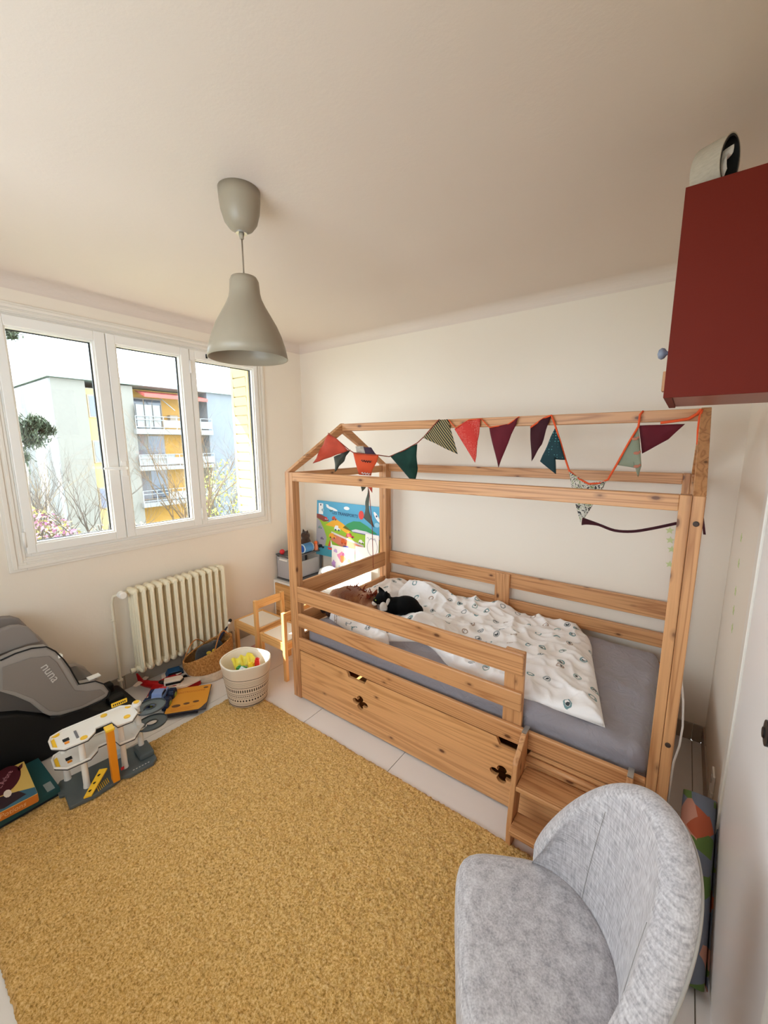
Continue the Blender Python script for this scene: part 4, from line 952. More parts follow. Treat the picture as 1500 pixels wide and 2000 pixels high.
def make_bunting():
    t = thing('bunting', 'home-sewn patchwork bunting with orange and maroon tape strung over the bed frame', 'bunting', (1.9, -.60, 1.5))
    def fan(name, m, px, Y, bulge=.012, lab=None):
        Ys = Y if isinstance(Y, (list, tuple)) else [Y]*len(px)
        P3 = [at(q[0], q[1], 1, y) for q, y in zip(px, Ys)]
        c = sum(P3, Vector())/len(P3)
        # subdivide the outline into a softly curved sheet
        g = G(); n = len(P3); rings = 6; per = 6; pts = []
        out = []
        for i in range(n):
            for k_ in range(per): out.append(P3[i].lerp(P3[(i+1) % n], k_/per))
        m_ = len(out)
        for r in range(1, rings+1):
            f = r/rings
            for p in out:
                q = c.lerp(p, f); q = q+Vector((0, -bulge*(1-f*f)+.006*math.sin(q.x*60+q.z*40)*(f), 0)); pts.append(q)
        pts.append(c+Vector((0, -bulge, 0)))
        fs = [(m_*rings, i, (i+1) % m_) for i in range(m_)]
        for r in range(rings-1):
            for i in range(m_): j = (i+1) % m_; fs.append((r*m_+i, (r+1)*m_+i, (r+1)*m_+j, r*m_+j))
        g.add(pts, fs); o = g.build(name, m, t, solid=.003, smooth=True)
        if lab: o['label'] = lab
        return o
    Yr = -.600
    salmon = M('salmon_red_cotton', '#B5452F', .85, var=.12, vscale=15); olive = M('olive_cotton', '#3E4238', .85, var=.1); green = M('bottle_green_cotton', '#123A30', .85, var=.15, vscale=20)
    fan('flag', salmon, [(641, 848), (660, 858), (681, 880), (612, 905)], [-.80, -.80, -.78, -.84], lab='brick red flag')
    fan('flag', olive, [(653, 892), (684, 878), (672, 900), (654, 922)], [-.70]*4, lab='olive flag')
    fl_ = fan('flag', M('orange_cotton', '#C84A22', .85), [(691, 885), (740, 889), (724, 929), (702, 927)], [-.86, -.86, -.88, -.88], lab='orange flag with embroidered lettering')
    fan('flag', M('grey_print_cotton', '#A59C90', .85, var=.3, vscale=40), [(694, 872), (711, 871), (716, 886), (697, 884)], [-.845]*4, .004)
    fan('flag', M('plum_cotton', '#3B2A3A', .85), [(711, 873), (724, 874), (733, 888), (714, 887)], [-.845]*4, .004)
    fan('flag', green, [(762, 892), (814, 867), (815, 915), (812, 937), (801, 936)], [-.70, -.64, -.64, -.66, -.66], lab='bottle green flag')
    fan('flag', stripes(), [(827, 855), (858, 820), (876, 819), (893, 887)], [Yr, Yr+.01, Yr+.01, Yr-.01], .006, lab='dark green flag with tan stripes')
    fan('flag', dots('red_dotted', '#C5332A', '#E9A090', 120, .22), [(888, 838), (916, 820), (939, 818), (928, 904)], Yr, .006, lab='red flag with fine dots')
    fan('flag', m_ma, [(956, 836), (990, 829), (1013, 815), (973, 913)], Yr, .008, lab='maroon flag')
    fan('flag', M('dark_maroon_cotton', '#3A0D18', .85), [(1036, 836), (1060, 818), (1076, 812), (1058, 868), (1038, 901)], Yr, .006, lab='dark maroon folded flag')
    fan('flag', dots('teal_dotted', '#12343A', '#4F8E8E', 75, .3), [(1085, 833), (1104, 898), (1084, 897), (1086, 926), (1055, 901)], [Yr, Yr-.01, Yr, Yr-.02, Yr-.02], .006, lab='dark teal flag with dots')
    fan('flag', floral('leaf_print_cotton', '#D5D0C4', '#3C3A38'), [(1112, 921), (1150, 944), (1186, 938), (1172, 965), (1135, 1022), (1118, 965)], Yr-.03, .006, lab='white flag with small dark leaves')
    o = fan('flag', M('sage_cotton', '#8E9680', .85, var=.1), [(1247, 833), (1253, 910), (1246, 932), (1242, 914), (1205, 908)], [Yr-.01]*5, .006, lab='sage green flag with little birds')
    for (px, py) in ((1240, 857), (1243, 885), (1243, 911)):
        p = at(px, py, 1, Yr-.022); G().ell(p, (.012, .003, .007), 10, 6).ell(p+Vector((.012, 0, .006)), (.005, .003, .005), 8, 6).build('bird_print', M('bird_print', '#B5755E', .85), o)
    fan('flag', m_ma, [(1248, 831), (1338, 828), (1305, 858), (1254, 886)], [Yr+.015, Yr+.0, Yr+.01, Yr+.02], .008, lab='wide maroon flag')
    fan('flag', M('grey_green_cotton', '#565C52', .85, var=.1), [(719, 952), (722, 1000), (730, 1031), (711, 1011), (714, 985)], [-.62]*5, .004, lab='grey green folded flag')
    fan('flag', olive, [(705, 950), (714, 951), (708, 960)], [-.85]*3, .002); fan('flag', salmon, [(720, 951), (728, 951), (728, 962)], [-.85]*3, .002)
    # lettering on the orange flag: three stitched squiggles
    pa, pb = at(706, 900, 1, -.884), at(725, 902, 1, -.884)
    G().tube([pa.lerp(pb, i/14)+Vector((0, -.002, .007*math.sin(i*1.9))) for i in range(15)], .0022, 6).build('stitching', m_black, fl_)
    pa, pb = at(706, 924, 1, -.896), at(723, 926, 1, -.896)
    G().tube([pa.lerp(pb, i/10)+Vector((0, 0, .005*math.sin(i*2.1))) for i in range(11)], .003, 6).build('stitching', M('white_thread', '#D9CFCF', .8), fl_)
    def tape(px, m, r=.0035):
        P3 = [at(q[0], q[1], 1, q[2]) for q in px]; out = []
        for i in range(len(P3)-1):
            for k_ in range(4): out.append(P3[i].lerp(P3[i+1], k_/4))
        out.append(P3[-1]); G().tube(out, r, 8).build('tape', m, t, smooth=True)
    tape([(641, 846, -.80), (662, 862, -.79), (682, 879, -.78), (692, 885, -.86)], M('rust_tape', '#8E3E2C', .8))
    tape([(690, 884, -.865), (715, 887, -.865), (740, 889, -.86), (760, 892, -.70), (790, 879, -.67), (815, 865, -.64), (828, 853, Yr), (846, 832, Yr), (858, 819, Yr+.01)], M('rust_tape', '#8E3E2C', .8), .003)
    tape([(876, 820, Yr), (890, 836, Yr), (916, 820, Yr), (940, 818, Yr), (956, 835, Yr), (992, 829, Yr), (1014, 814, Yr)], m_or, .003)
    tape([(1036, 835, Yr), (1062, 817, Yr), (1077, 811, Yr), (1085, 833, Yr), (1096, 868, Yr), (1105, 899, Yr), (1112, 920, Yr-.03), (1130, 935, Yr-.034), (1150, 945, Yr-.034), (1170, 944, Yr-.034), (1187, 937, Yr-.03), (1204, 908, Yr-.02), (1226, 868, Yr-.02), (1247, 833, Yr-.01), (1250, 810, Yr-.005), (1256, 803, Yr+.01)], m_or, .0045)
    tape([(1290, 826, Yr), (1320, 822, Yr), (1345, 818, Yr), (1362, 808, Yr), (1370, 799, Yr)], m_or, .006)
    tape([(1372, 800, Yr), (1366, 815, Yr-.01), (1363, 840, Yr-.01), (1362, 868, Yr-.01)], m_or, .004)
    tape([(713, 930, -.70), (721, 960, -.62), (727, 1030, -.62), (729, 1110, -.62)], M('rust_tape', '#8E3E2C', .8), .0025)
    # maroon end strap with a flared tip
    cone = [at(x, y, 1, Yr-.03) for x, y in ((1138, 1018), (1150, 1020), (1170, 1025), (1200, 1036), (1235, 1038), (1275, 1032), (1322, 1022))]
    c0_ = cone[0]; smooth_ = [Vector(interp([tuple(q) for q in cone], i/24)) for i in range(25)]
    G().tube(smooth_, [.020-.0135*min(1, (i/8))**.8 for i in range(25)], 12).build('end_strap', M('dark_maroon_cotton', '#3A0D18', .85), t, smooth=True)
    G().tube([cone[0]+Vector((-.004, 0, 0)), cone[0]+Vector((-.001, 0, 0))], .0205, 12).build('strap_hem', M('cream_hem', '#D8CCBC', .8), t)
    G().ribbon([at(1372, 1010, 1, Yr-.03), at(1376, 1044, 1, Yr-.03)], (1, 0, 0), .009, .003).build('strap_end', M('dark_maroon_cotton', '#3A0D18', .85), t)
make_bunting()

# ------------------------------------------------------------------ red wall cabinet on the right wall
def make_cabinet():
    t = thing('wall_cabinet', 'brick red wall cabinet on the right wall above the bed end', 'cabinet', (3.1, -1.1, 1.825))
    m = M('brick_red_lacquer', '#6E2318', .6, bump=.05, bscale=300, spec=.15)
    y0, y1, zb, zt = -1.345, -.93, 1.828, 2.352
    G().box(2.982, L-.001, y0+.004, y1, zb+.004, zt).build('cabinet_body', M('brick_red_body', '#8E4A3C', .4), t, bevel=.001)
    G().box(2.962, L-.001, y0-.004, y0+.0035, zb, zt+.001).build('side_panel', m, t, bevel=.0012)
    G().box(2.962, 2.9815, y0+.0038, y1, zb, zt+.001).build('cabinet_door', m, t, bevel=.0015)
    p = at(1302, 690, 1, -1.22)
    G().lathe([(.005, 0), (.006, .012), (.015, .018), (.018, .026), (.013, .034), (.001, .037)], 18, M=frame((2.962, -1.15, p.z+.012), (0, 0, 1), (0, 1, 0))).build('knob', M('grey_blue_knob', '#8A93A6', .35), t, smooth=True)
    G().box(2.946, 2.9615, -1.17, -1.13, 1.865, 1.925).build('wooden_catch', PZ, t, bevel=.002)
    # folded linen band lying open on top
    t = thing('fabric_band', 'wide beige linen band with dark lining standing looped on the red cabinet', 'fabric roll', (3.02, -1.25, zt+.002))
    k = NT('beige_linen_band'); k.base(k.mix(k.noise(k.coord((8, 8, 60)), 3, 3), srgb('#C9BFB0'), srgb('#A99F90'))); k.rough(.9); mb = k.m
    def ring(off, n=40):
        pts = []
        for i in range(n):
            a = 2*PI*i/n; r = 1
            pts.append((3.022+(.048-off)*math.cos(a)+.006*math.sin(a), zt+.0725+(.0695-off)*math.sin(a)*(1+.08*math.cos(a))))
        return pts
    def loop(o1, o2, m, nm, ya, yb):
        g = G(); a = ring(o1); b_ = ring(o2); n = len(a)
        vs = [(p[0], ya, p[1]) for p in a]+[(p[0], ya, p[1]) for p in b_]+[(p[0], yb, p[1]) for p in a]+[(p[0], yb, p[1]) for p in b_]
        fs = []
        for i in range(n):
            j = (i+1) % n; fs += [(i, j, 2*n+j, 2*n+i), (n+i, 3*n+i, 3*n+j, n+j), (i, n+i, n+j, j), (2*n+i, 2*n+j, 3*n+j, 3*n+i)]
        g.add(vs, fs); return g.build(nm, m, t, smooth=False)
    loop(0, .003, mb, 'outer_band', -1.335, -1.12); loop(.0032, .009, m_black, 'lining', -1.334, -1.121)
    g = G(); g.grid(lambda u, v: Vector((3.005+.03*u+.008*math.sin(u*9+v*5), -1.325+.15*v, zt+.022+.09*u**.7*(1-.3*v)+.006*math.sin(u*14))), 14, 8); g.build('crumpled_paper', M('drawing_paper', '#F3F1EC', .8), t, solid=.001, smooth=True)
    t.rotation_euler.z = math.radians(62); t.location = (3.022, -1.262, zt+.002); t.scale = (.95, .32, .95)
make_cabinet()

# ------------------------------------------------------------------ glow stars, marks, sockets and cable
def star(r): return [(r*(1 if i % 2 == 0 else .45)*math.cos(PI/2+i*PI/5), r*(1 if i % 2 == 0 else .45)*math.sin(PI/2+i*PI/5)) for i in range(10)]
mst = M('glow_star_plastic', '#C9D49A', .5)
for i, (px, py) in enumerate(((1308, 1036), (1309, 1055), (1312, 1073), (1308, 1102))):
    p = at(px, py, 1, -.0005); o = G().prism(star(.022), 0, .002, axis=2, M=frame((0, 0, 0), (1, 0, 0), (0, 0, 1))).build('glow_star', mst); o.location = (p.x, -.0002, p.z)
    tag(o, ('topmost', 'second', 'third', 'lowest')[i]+' pale green glow star on the back wall beside the right bed post', 'star', 'glow stars on the back wall')
for i, (y, z) in enumerate(((-.36, 1.28), (-.40, 1.17), (-.43, 1.05), (-.46, .97), (-.50, .90))):
    o = G().prism(star(.022), 0, .002, axis=2, M=frame((0, 0, 0), (0, 1, 0), (0, 0, 1))).build('glow_star', mst); o.location = (L-.0022, y, z)
    tag(o, ('topmost', 'second', 'third', 'fourth', 'lowest')[i]+' pale glow star on the right wall past the bed end', 'star', 'glow stars on the right wall')
t = thing('power_socket', 'white double wall socket low on the right wall past the bed', 'socket', (L, -.64, .235))
for z in (.245, .165): G().box(L-.009, L-.0005, -.68, -.60, z-.036, z+.036).build('socket_plate', m_white, t, bevel=.003)
for z in (.245, .165): G().lathe([(.018, 0), (.018, .003)], 16, M=frame((L-.009, -.64, z), (0, 0, 1), (0, 1, 0))).build('socket_well', M('socket_grey', '#C8C4BC', .4), t)
o = G().tube([(3.082, -1.0, .93), (3.092, -1.0, .86), (3.108, -1.0, .76), (3.116, -1.0, .66), (3.114, -1.0, .58), (3.103, -1.0, .50), (3.102, -1.0, .42), (3.104, -.99, .20), (3.11, -.97, .035), (3.13, -.85, .009), (3.2, -.55, .007)], .0032, 8).build('white_cable', m_white, smooth=True)
tag(o, 'thin white cable hanging down behind the right bed post', 'cable')
def make_mat():
    t = thing('rolled_play_mat', 'rolled road-print play mat wedged between armchair and wall', 'play mat', (3.19, -1.2, 0))
    k = NT('road_print_mat'); v = k.coord(); n = k.n('ShaderNodeTexVoronoi', {'Vector': v, 'Scale': 17.0}); sp = k.n('ShaderNodeSeparateColor', {0: n.outputs['Color']})
    k.base(k.ramp(sp.outputs[0], [(0, srgb('#6F7686')), (.35, srgb('#5E7A3E')), (.55, srgb('#C08A78')), (.72, srgb('#6F7686')), (.88, srgb('#B0583A'))], 'CONSTANT')); k.rough(.85)
    a = Vector((3.190, -1.345, .002)); b_ = Vector((3.195, -.99, .40)); ax = (b_-a).normalized()
    side = ax.cross(Vector((1, 0, 0))).normalized(); u_ = Vector((1, 0, 0))
    pts = []
    def fn(u, v):
        an = u*2*PI*1.9; r = .064-.020*u; c = a.lerp(b_, v)
        p = c+u_*r*math.cos(an)*.85+side*r*math.sin(an)*1.1
        return Vector((min(p.x, 3.258), p.y, max(p.z, .004)))
    G().grid(fn, 90, 12).build('mat_roll', k.m, t, solid=.004, smooth=True)
    a2 = [fn(.10+.05*i/6, .45) for i in range(7)]
make_mat()
# ------------------------------------------------------------------ plush horse
def make_horse():
    t = thing('plush_horse', 'shaggy brown plush horse lying at the head of the bed', 'soft toy', (1.22, -.66, .525))
    k = NT('shaggy_brown_plush'); v = k.coord(); n = k.noise(v, 9, 3); k.base(k.mix(k.ramp(n, [(.4, (0, 0, 0, 1)), (.6, (1, 1, 1, 1))]), srgb('#8E4E28'), srgb('#B87C48'))); k.rough(.95); k.b.inputs['Sheen Weight'].default_value = .5; k.bump(k.noise(v, 130, 4, .7), .9, .01)
    g = G(); g.ell((1.19, -.66, .612), (.150, .095, .080), rot=None); g.ell((1.08, -.69, .595), (.075, .075, .068)); g.ell((1.33, -.66, .610), (.075, .065, .070)); g.ell((1.40, -.70, .590), (.045, .04, .045))
    for (x, y) in ((1.10, -.78), (1.17, -.80)): g.ell((x, y, .565), (.030, .060, .030))
    for (x, y) in ((1.24, -.76), (1.31, -.76)): g.ell((x, y, .560), (.026, .055, .026))
    g.build('body', k.m, t, remesh=.009)
    for (x, y) in ((1.095, -.845), (1.165, -.865), (1.24, -.815), (1.31, -.812)): G().lathe([(.026, -.02), (.028, 0), (.024, .022)], 14, M=frame((x, y, .562), (1, 0, 0), (0, 0, 1))).build('hoof', M('dark_hoof_plush', '#2E1A12', .95), t, smooth=True)
    G().ell((1.425, -.735, .578), (.036, .034, .032)).build('muzzle', M('white_plush', '#D9D2C8', .95), t, smooth=True)
    rnd = random.Random(6); g = G()
    for i in range(110):
        u = rnd.random(); c = Vector((1.16+.24*u, -.64+rnd.gauss(0, .028), .665+.01*math.sin(u*7))); d_ = Vector((rnd.gauss(0, .4), rnd.gauss(-.3, .5), rnd.gauss(-.1, .5))).normalized()*.045
        g.tube([c, c+d_*.5+Vector((0, 0, .008)), c+d_], [.004, .0035, .001], 4)
    g.build('mane', M('auburn_mane', '#7A2E14', .9), t, fix=False)['kind'] = 'stuff'
    for s_ in (-1, 1): G().lathe([(.013, 0), (.012, .02), (.001, .042)], 10, M=Matrix.Translation((1.37, -.66+s_*.035, .660)) @ Matrix.Rotation(-s_*.5, 4, 'X')).build('ear', M('auburn_mane', '#7A2E14', .9), t, smooth=True)
    for y in (-.768,): G().ell((1.43, y+.004, .590), (.005, .004, .005)).build('eye', m_black, t, smooth=True)
make_horse()

# ------------------------------------------------------------------ cat
def make_cat():
    t = thing('cat', 'black and white cat lying on the duvet beside the plush horse', 'cat', (1.55, -.66, .55))
    k = NT('black_and_white_fur'); v = k.coord(); sx = k.n('ShaderNodeSeparateXYZ', {0: v})
    # world-sized local coordinates: white blaze behind the ear, white chest and chin
    k.base(srgb('#050505')); k.rough(.8); k.b.inputs['Specular IOR Level'].default_value = .15; k.bump(k.noise(v, 220, 3, .7), .4, .004)
    kk = NT('white_fur'); kk.base(srgb('#E9E4DE')); kk.rough(.8); kk.bump(kk.noise(kk.coord(), 220, 3, .7), .4, .004)
    g = G()
    for c, r in (((1.625, -.61, .635), (.095, .080, .068)), ((1.56, -.63, .628), (.070, .066, .060)), ((1.515, -.645, .635), (.048, .046, .048)), ((1.69, -.60, .61), (.05, .06, .05)),
                 ((1.463, -.662, .668), (.050, .048, .045)), ((1.435, -.692, .652), (.026, .026, .024)), ((1.47, -.63, .680), (.032, .03, .022))): g.ell(c, r)
    g.ell((1.52, -.71, .590), (.060, .024, .022)); g.ell((1.56, -.735, .588), (.060, .024, .020))
    # tail curled along the body
    for i in range(9): a = i/8; g.ell((1.71-.06*a+.03*math.sin(a*3), -.62-.12*a, .582), (.022, .022, .018))
    # ears: cones merged into the head
    for (x, y, ry) in ((1.437, -.632, -.35), (1.497, -.672, .35)):
        g.lathe([(.024, -.004), (.017, .024), (.004, .054)], 12, M=Matrix.Translation((x, y, .692)) @ Matrix.Rotation(ry, 4, 'Y') @ Matrix.Rotation(.25, 4, 'X'))
    g.build('body', k.m, t, remesh=.006)
    g = G(); g.ell((1.500, -.700, .625), (.030, .022, .038)); g.ell((1.520, -.672, .655), (.014, .020, .030)); g.build('white_bib', kk.m, t, smooth=True)
    g = G(); g.ell((1.428, -.704, .640), (.020, .020, .016)); g.build('white_muzzle', kk.m, t, smooth=True)
    G().ell((1.413, -.716, .645), (.005, .005, .004)).build('nose', M('pink_nose', '#B98A88', .6), t, smooth=True)
    for (x, y) in ((1.419, -.690), (1.444, -.713)): G().ell((x, y, .668), (.006, .006, .006)).build('eye', M('cat_eye', '#8FA03A', .2), t, smooth=True)
    for (x, y) in ((1.470, -.722), (1.505, -.748)): G().ell((x, y, .583), (.022, .018, .014)).build('white_paw', kk.m, t, smooth=True)
make_cat()

# ------------------------------------------------------------------ child car seat
def make_carseat():
    t = thing('child_car_seat', 'grey child car seat on a black base against the window wall', 'car seat', (.22, -2.3, 0))
    XN = .395
    fab = M('grey_jersey', '#97908A', .85, var=.06, vscale=5, sheen=.2); dark = M('dark_grey_jersey', '#5C5652', .85, sheen=.2); blk = M('soft_black_plastic', '#0B0B0C', .55)
    def yz(*q): return [(lambda p: (p.y, p.z))(at(a, b, 0, XN)) for a, b in q]
    def extr(name, m, poly, x0, x1, bev, parent=t):
        return G().prism(poly, x0, x1, axis=0).build(name, m, parent, bevel=bev, seg=4, smooth=False)
    shell = yz((0, 1290), (30, 1276), (62, 1266), (90, 1263), (108, 1272), (124, 1288), (136, 1304), (146, 1322), (154, 1336), (166, 1334), (186, 1330), (203, 1336), (214, 1350), (212, 1360), (200, 1368), (160, 1386), (118, 1399), (98, 1400), (86, 1395), (60, 1374), (30, 1361), (0, 1352))
    lft = [(shell[-1][0]-.22, shell[-1][1]+.11), (shell[0][0]-.28, shell[0][1]-.02), (shell[0][0]-.12, shell[0][1]-.005)]
    poly = shell+lft
    extr('side_shell', fab, poly, XN-.06, XN, .016); extr('side_shell', fab, poly, .045, .105, .016)
    inner = [(y*1+.0, z-.035) for y, z in shell[:14]]+[(y, z+.0) for y, z in shell[14:]]+lft
    c = (sum(p[0] for p in poly)/len(poly), sum(p[1] for p in poly)/len(poly))
    # moulded seat between the shells: back slab and cushion
    yb, zb = shell[15]
    cush = yz((150, 1344), (180, 1330), (205, 1340), (210, 1352), (160, 1384), (105, 1396))
    extr('seat_cushion', dark, cush, .106, XN-.061, .012)
    bk = [(shell[-1][0]-.10, shell[-1][1]+.02), (shell[4][0]-.13, shell[4][1]-.30), (shell[8][0]-.02, shell[8][1]-.10), (shell[8][0], shell[8][1]-.01), (shell[3][0]-.10, shell[3][1]-.05), (shell[0][0]-.2, shell[0][1]-.02)]
    extr('seat_back', dark, [(-2.55, .42), (-2.25, .24), (-2.16, .26), (-2.20, .36), (-2.38, .56), (-2.60, .60)], .106, XN-.061, .02)
    # quilted panel and seam lines on the near side
    pn = yz((4, 1303), (60, 1284), (96, 1281), (112, 1295), (128, 1322), (146, 1348), (170, 1350), (196, 1346), (205, 1354), (160, 1378), (112, 1390), (96, 1388), (64, 1364), (30, 1351), (4, 1346))
    extr('side_panel', M('grey_mesh_panel', '#857D77', .9), pn, XN+.0005, XN+.006, .004)
    pts = [Vector((XN+.002, y, z)) for y, z in shell[:18]]; G().tube(pts, .004, 6).build('piping', blk, t, smooth=True)
    # headrest wing behind
    hd = yz((0, 1240), (26, 1230), (46, 1228), (64, 1233), (78, 1246), (88, 1262), (60, 1268), (30, 1279), (0, 1290))
    hd = hd+[(hd[-1][0]-.25, hd[-1][1]-.02), (hd[0][0]-.25, hd[0][1]+.03)]
    o = extr('headrest_wing', M('grey_head_jersey', '#857D78', .85), hd, XN-.10, XN-.065, .012); extr('headrest_wing', M('grey_head_jersey', '#857D78', .85), hd, .11, .145, .012)
    extr('headrest', dark, [(hd[5][0]-.1, hd[5][1]-.01), (hd[3][0]-.12, hd[3][1]-.01), (hd[0][0]-.2, hd[0][1]), (hd[0][0]-.2, hd[0][1]-.16)], .146, XN-.101, .012)
    # base
    base = [(-2.75, .001), (-1.80, .001), (-1.785, .03), (-1.80, .075), (-1.93, .11), (-2.02, .155), (-2.10, .215), (-2.24, .235), (-2.36, .33), (-2.52, .40), (-2.75, .42)]
    extr('base_shell', blk, base, .03, XN-.02, .02)
    G().box(.09, .15, -1.95, -1.86, .10, .16).build('base_foot', blk, t, bevel=.01); G().box(.26, .32, -1.95, -1.86, .10, .15).build('base_foot', blk, t, bevel=.01)
    p = at(119, 1281, 0, XN); G().box(XN-.03, XN+.004, p.y-.012, p.y+.008, p.z-.010, p.z+.006).build('clip', m_white, t, bevel=.002)
    p = at(188, 1326, 0, XN); G().box(XN-.06, XN-.02, p.y-.03, p.y+.03, p.z-.004, p.z+.003).build('care_label', m_white, t)
    a, b_ = at(88, 1301, 0, XN), at(107, 1325, 0, XN); d_ = (b_-a).normalized()
    up = Vector((0, -d_.z, d_.y))
    text('nuna', .062, M('silver_thread', '#C9C4BE', .5), t, frame((XN+.0075, (a.y+b_.y)/2, (a.z+b_.z)/2), d_, up), local=False, depth=.001)
make_carseat()

# ------------------------------------------------------------------ toy garage
def make_garage():
    c0 = Vector((.672, -2.300, .02)); ya = Vector((.040, .385, 0)).normalized(); ang = math.atan2(ya.y, ya.x)
    t = thing('toy_garage', 'white and grey toy car park with orange lift and spiral ramps on the rug', 'toy', (c0.x, c0.y, .021), ang)
    # local frame: x along the length, -y towards the room
    gy = M('slate_toy_plastic', '#596265', .4); wh = M('white_toy_plastic', '#F0EEEA', .35); og = M('orange_toy_plastic', '#E8901E', .4); yl = M('yellow_toy_plastic', '#F2C22A', .4)
    def poly(name, m, pts, z0, z1, parent=t, bev=.002): return G().prism(pts, z0, z1).build(name, m, parent, local=True, bevel=bev)
    base = [(-.02, -.02), (-.02, -.09), (.0, -.10), (.0, -.205), (.10, -.215), (.16, -.205), (.18, -.20), (.22, -.185), (.25, -.205), (.36, -.205), (.385, -.18), (.39, -.03), (.36, .01), (.0, .015)]
    poly('base_board', gy, base, .0, .018)
    for nm, z, dx in (('upper_deck', .268, 0), ('lower_deck', .165, .0)):
        deck = [(-.01, .0), (-.02, -.03), (-.02, -.10), (.02, -.145), (.11, -.150), (.145, -.115), (.155, -.085), (.225, -.085), (.235, -.15), (.30, -.155), (.335, -.11), (.335, -.02), (.29, .02), (.04, .02)]
        d_ = poly(nm, wh, deck, z, z+.006)
        rim = [Vector((p[0], p[1], z+.010)) for p in deck]
        G().tube(rim, .0045, 6, closed=True).build('deck_rim', wh, d_, local=True)
        G().tube([p+Vector((0, 0, -.010)) for p in rim], .0028, 6, closed=True).build('deck_stripe', M('dark_stripe', '#2E2A2A', .5), d_, local=True)
        G().prism([(-.014, -.03), (-.014, -.10), (.0, -.12), (.0, -.02)], z+.0065, z+.0075).build('parking_mark', yl, d_, local=True)
        G().box(.025, .050, -.085, -.060, z+.0065, z+.0078).build('number_mark', m_black, d_, local=True); G().box(.028, .046, -.108, -.090, z+.0065, z+.0078).build('parking_mark', og, d_, local=True)
        if z > .2:
            for (x, y) in ((.01, .0), (.10, -.12), (.21, .0), (.29, -.10), (.32, -.01)): G().lathe([(.015, 0), (.015, .003)], 18, (x, y, z+.0065)).build('round_mark', yl, d_, local=True)
            G().box(.075, .085, -.10, -.03, z+.0065, z+.0095).build('road_bar', M('road_bar_grey', '#77777C', .5), d_, local=True)
    for (x, y, z0, z1) in ((.085, -.128, .018, .268), (.03, .0, .018, .268), (.25, -.128, .018, .268), (.27, .0, .018, .268), (.350, -.055, .018, .300)):
        G().lathe([(.016, z0), (.014, z0+.02), (.013, z1-.02), (.015, z1)], 18, (x, y, 0)).build('column', wh, t, local=True, smooth=False)
    G().lathe([(.020, 0), (.024, .010), (.020, .022)], 18, (.350, -.055, .285)).build('column_cap', wh, t, local=True); G().lathe([(.014, 0), (.014, .003)], 18, (.350, -.055, .308)).build('round_mark', yl, t, local=True)
    # lift tower
    G().box(.178, .208, -.205, -.192, .018, .300).box(.178, .183, -.192, -.165, .018, .300).box(.203, .208, -.192, -.165, .018, .300).build('lift_tower', og, t, local=True, bevel=.002)
    G().box(.174, .212, -.208, -.160, .300, .312).build('lift_cap', yl, t, local=True, bevel=.003)
    # spiral ramps
    for z, nm in ((.262, 'spiral_ramp'), (.165, 'spiral_ramp')):
        def fn(u, v):
            a = -2.6+u*5.6; r = .030+.048*v; return Vector((.405+r*math.cos(a), -.075+r*math.sin(a)*.95, z-.012*u))
        o = G().grid(fn, 44, 4).build(nm, gy, t, local=True, solid=.004)
        G().tube([fn(i/43, 1)+Vector((0, 0, .005)) for i in range(44)], .0030, 6).tube([fn(i/43, 0)+Vector((0, 0, .005)) for i in range(44)], .0025, 6).build('ramp_rim', M('dark_slate_plastic', '#3A4042', .4), o, local=True)
    # white entry ramp, yellow ramp, fuel corner, sign
    G().add([(.30, -.10, .168), (.36, -.05, .172), (.37, -.08, .172), (.31, -.13, .168), (.30, -.10, .174), (.36, -.05, .178), (.37, -.08, .178), (.31, -.13, .174)], [(3, 2, 1, 0), (4, 5, 6, 7), (0, 1, 5, 4), (1, 2, 6, 5), (2, 3, 7, 6), (3, 0, 4, 7)]).build('link_ramp', wh, t, local=True)
    G().add([(.055, -.205, .020), (.085, -.215, .020), (.170, -.155, .075), (.140, -.135, .075), (.055, -.205, .028), (.085, -.215, .028), (.170, -.155, .083), (.140, -.135, .083)], [(3, 2, 1, 0), (4, 5, 6, 7), (0, 1, 5, 4), (1, 2, 6, 5), (2, 3, 7, 6), (3, 0, 4, 7)]).build('car_ramp', yl, t, local=True, bevel=.001)
    for i in range(3): f = .2+i*.28; G().box(-.010, .010, -.004, .004, .0, .002, M=Matrix.Translation((.070+f*.085, -.208+f*.065, .0285+f*.055)) @ Matrix.Rotation(.65, 4, 'Z')).build('arrow_mark', m_black, t, local=True)
    for i in range(7): G().box(.115+i*.008, .118+i*.008, -.205+i*.004, -.165+i*.004, .0185, .0195).build('parking_line', yl, t, local=True)
    for i in range(6): G().box(.27+i*.014, .277+i*.014, -.185, -.182, .0185, .0195).build('road_dash', m_white, t, local=True)
    poly('ramp_block', gy, [(.315, -.03), (.315, -.15), (.385, -.15), (.385, -.03)], .018, .050, bev=.008)
    G().box(.25, .325, .012, .018, .290, .315).build('roof_sign', yl, t, local=True, bevel=.004)
    for i in range(7): G().box(.257+i*.009, .262+i*.009, .0105, .0115, .298, .308).build('sign_letter', m_black, t, local=True)
    G().box(.225, .240, -.155, -.152, .03, .045, M=Matrix.Rotation(0, 4, 'Z')).build('stop_sign', M('red_toy', '#D8323A', .4), t, local=True)
    G().box(.23, .27, -.04, .0, .018, .05).build('wash_box', M('pale_blue_toy', '#CBDDE8', .5), t, local=True, bevel=.004)
make_garage()

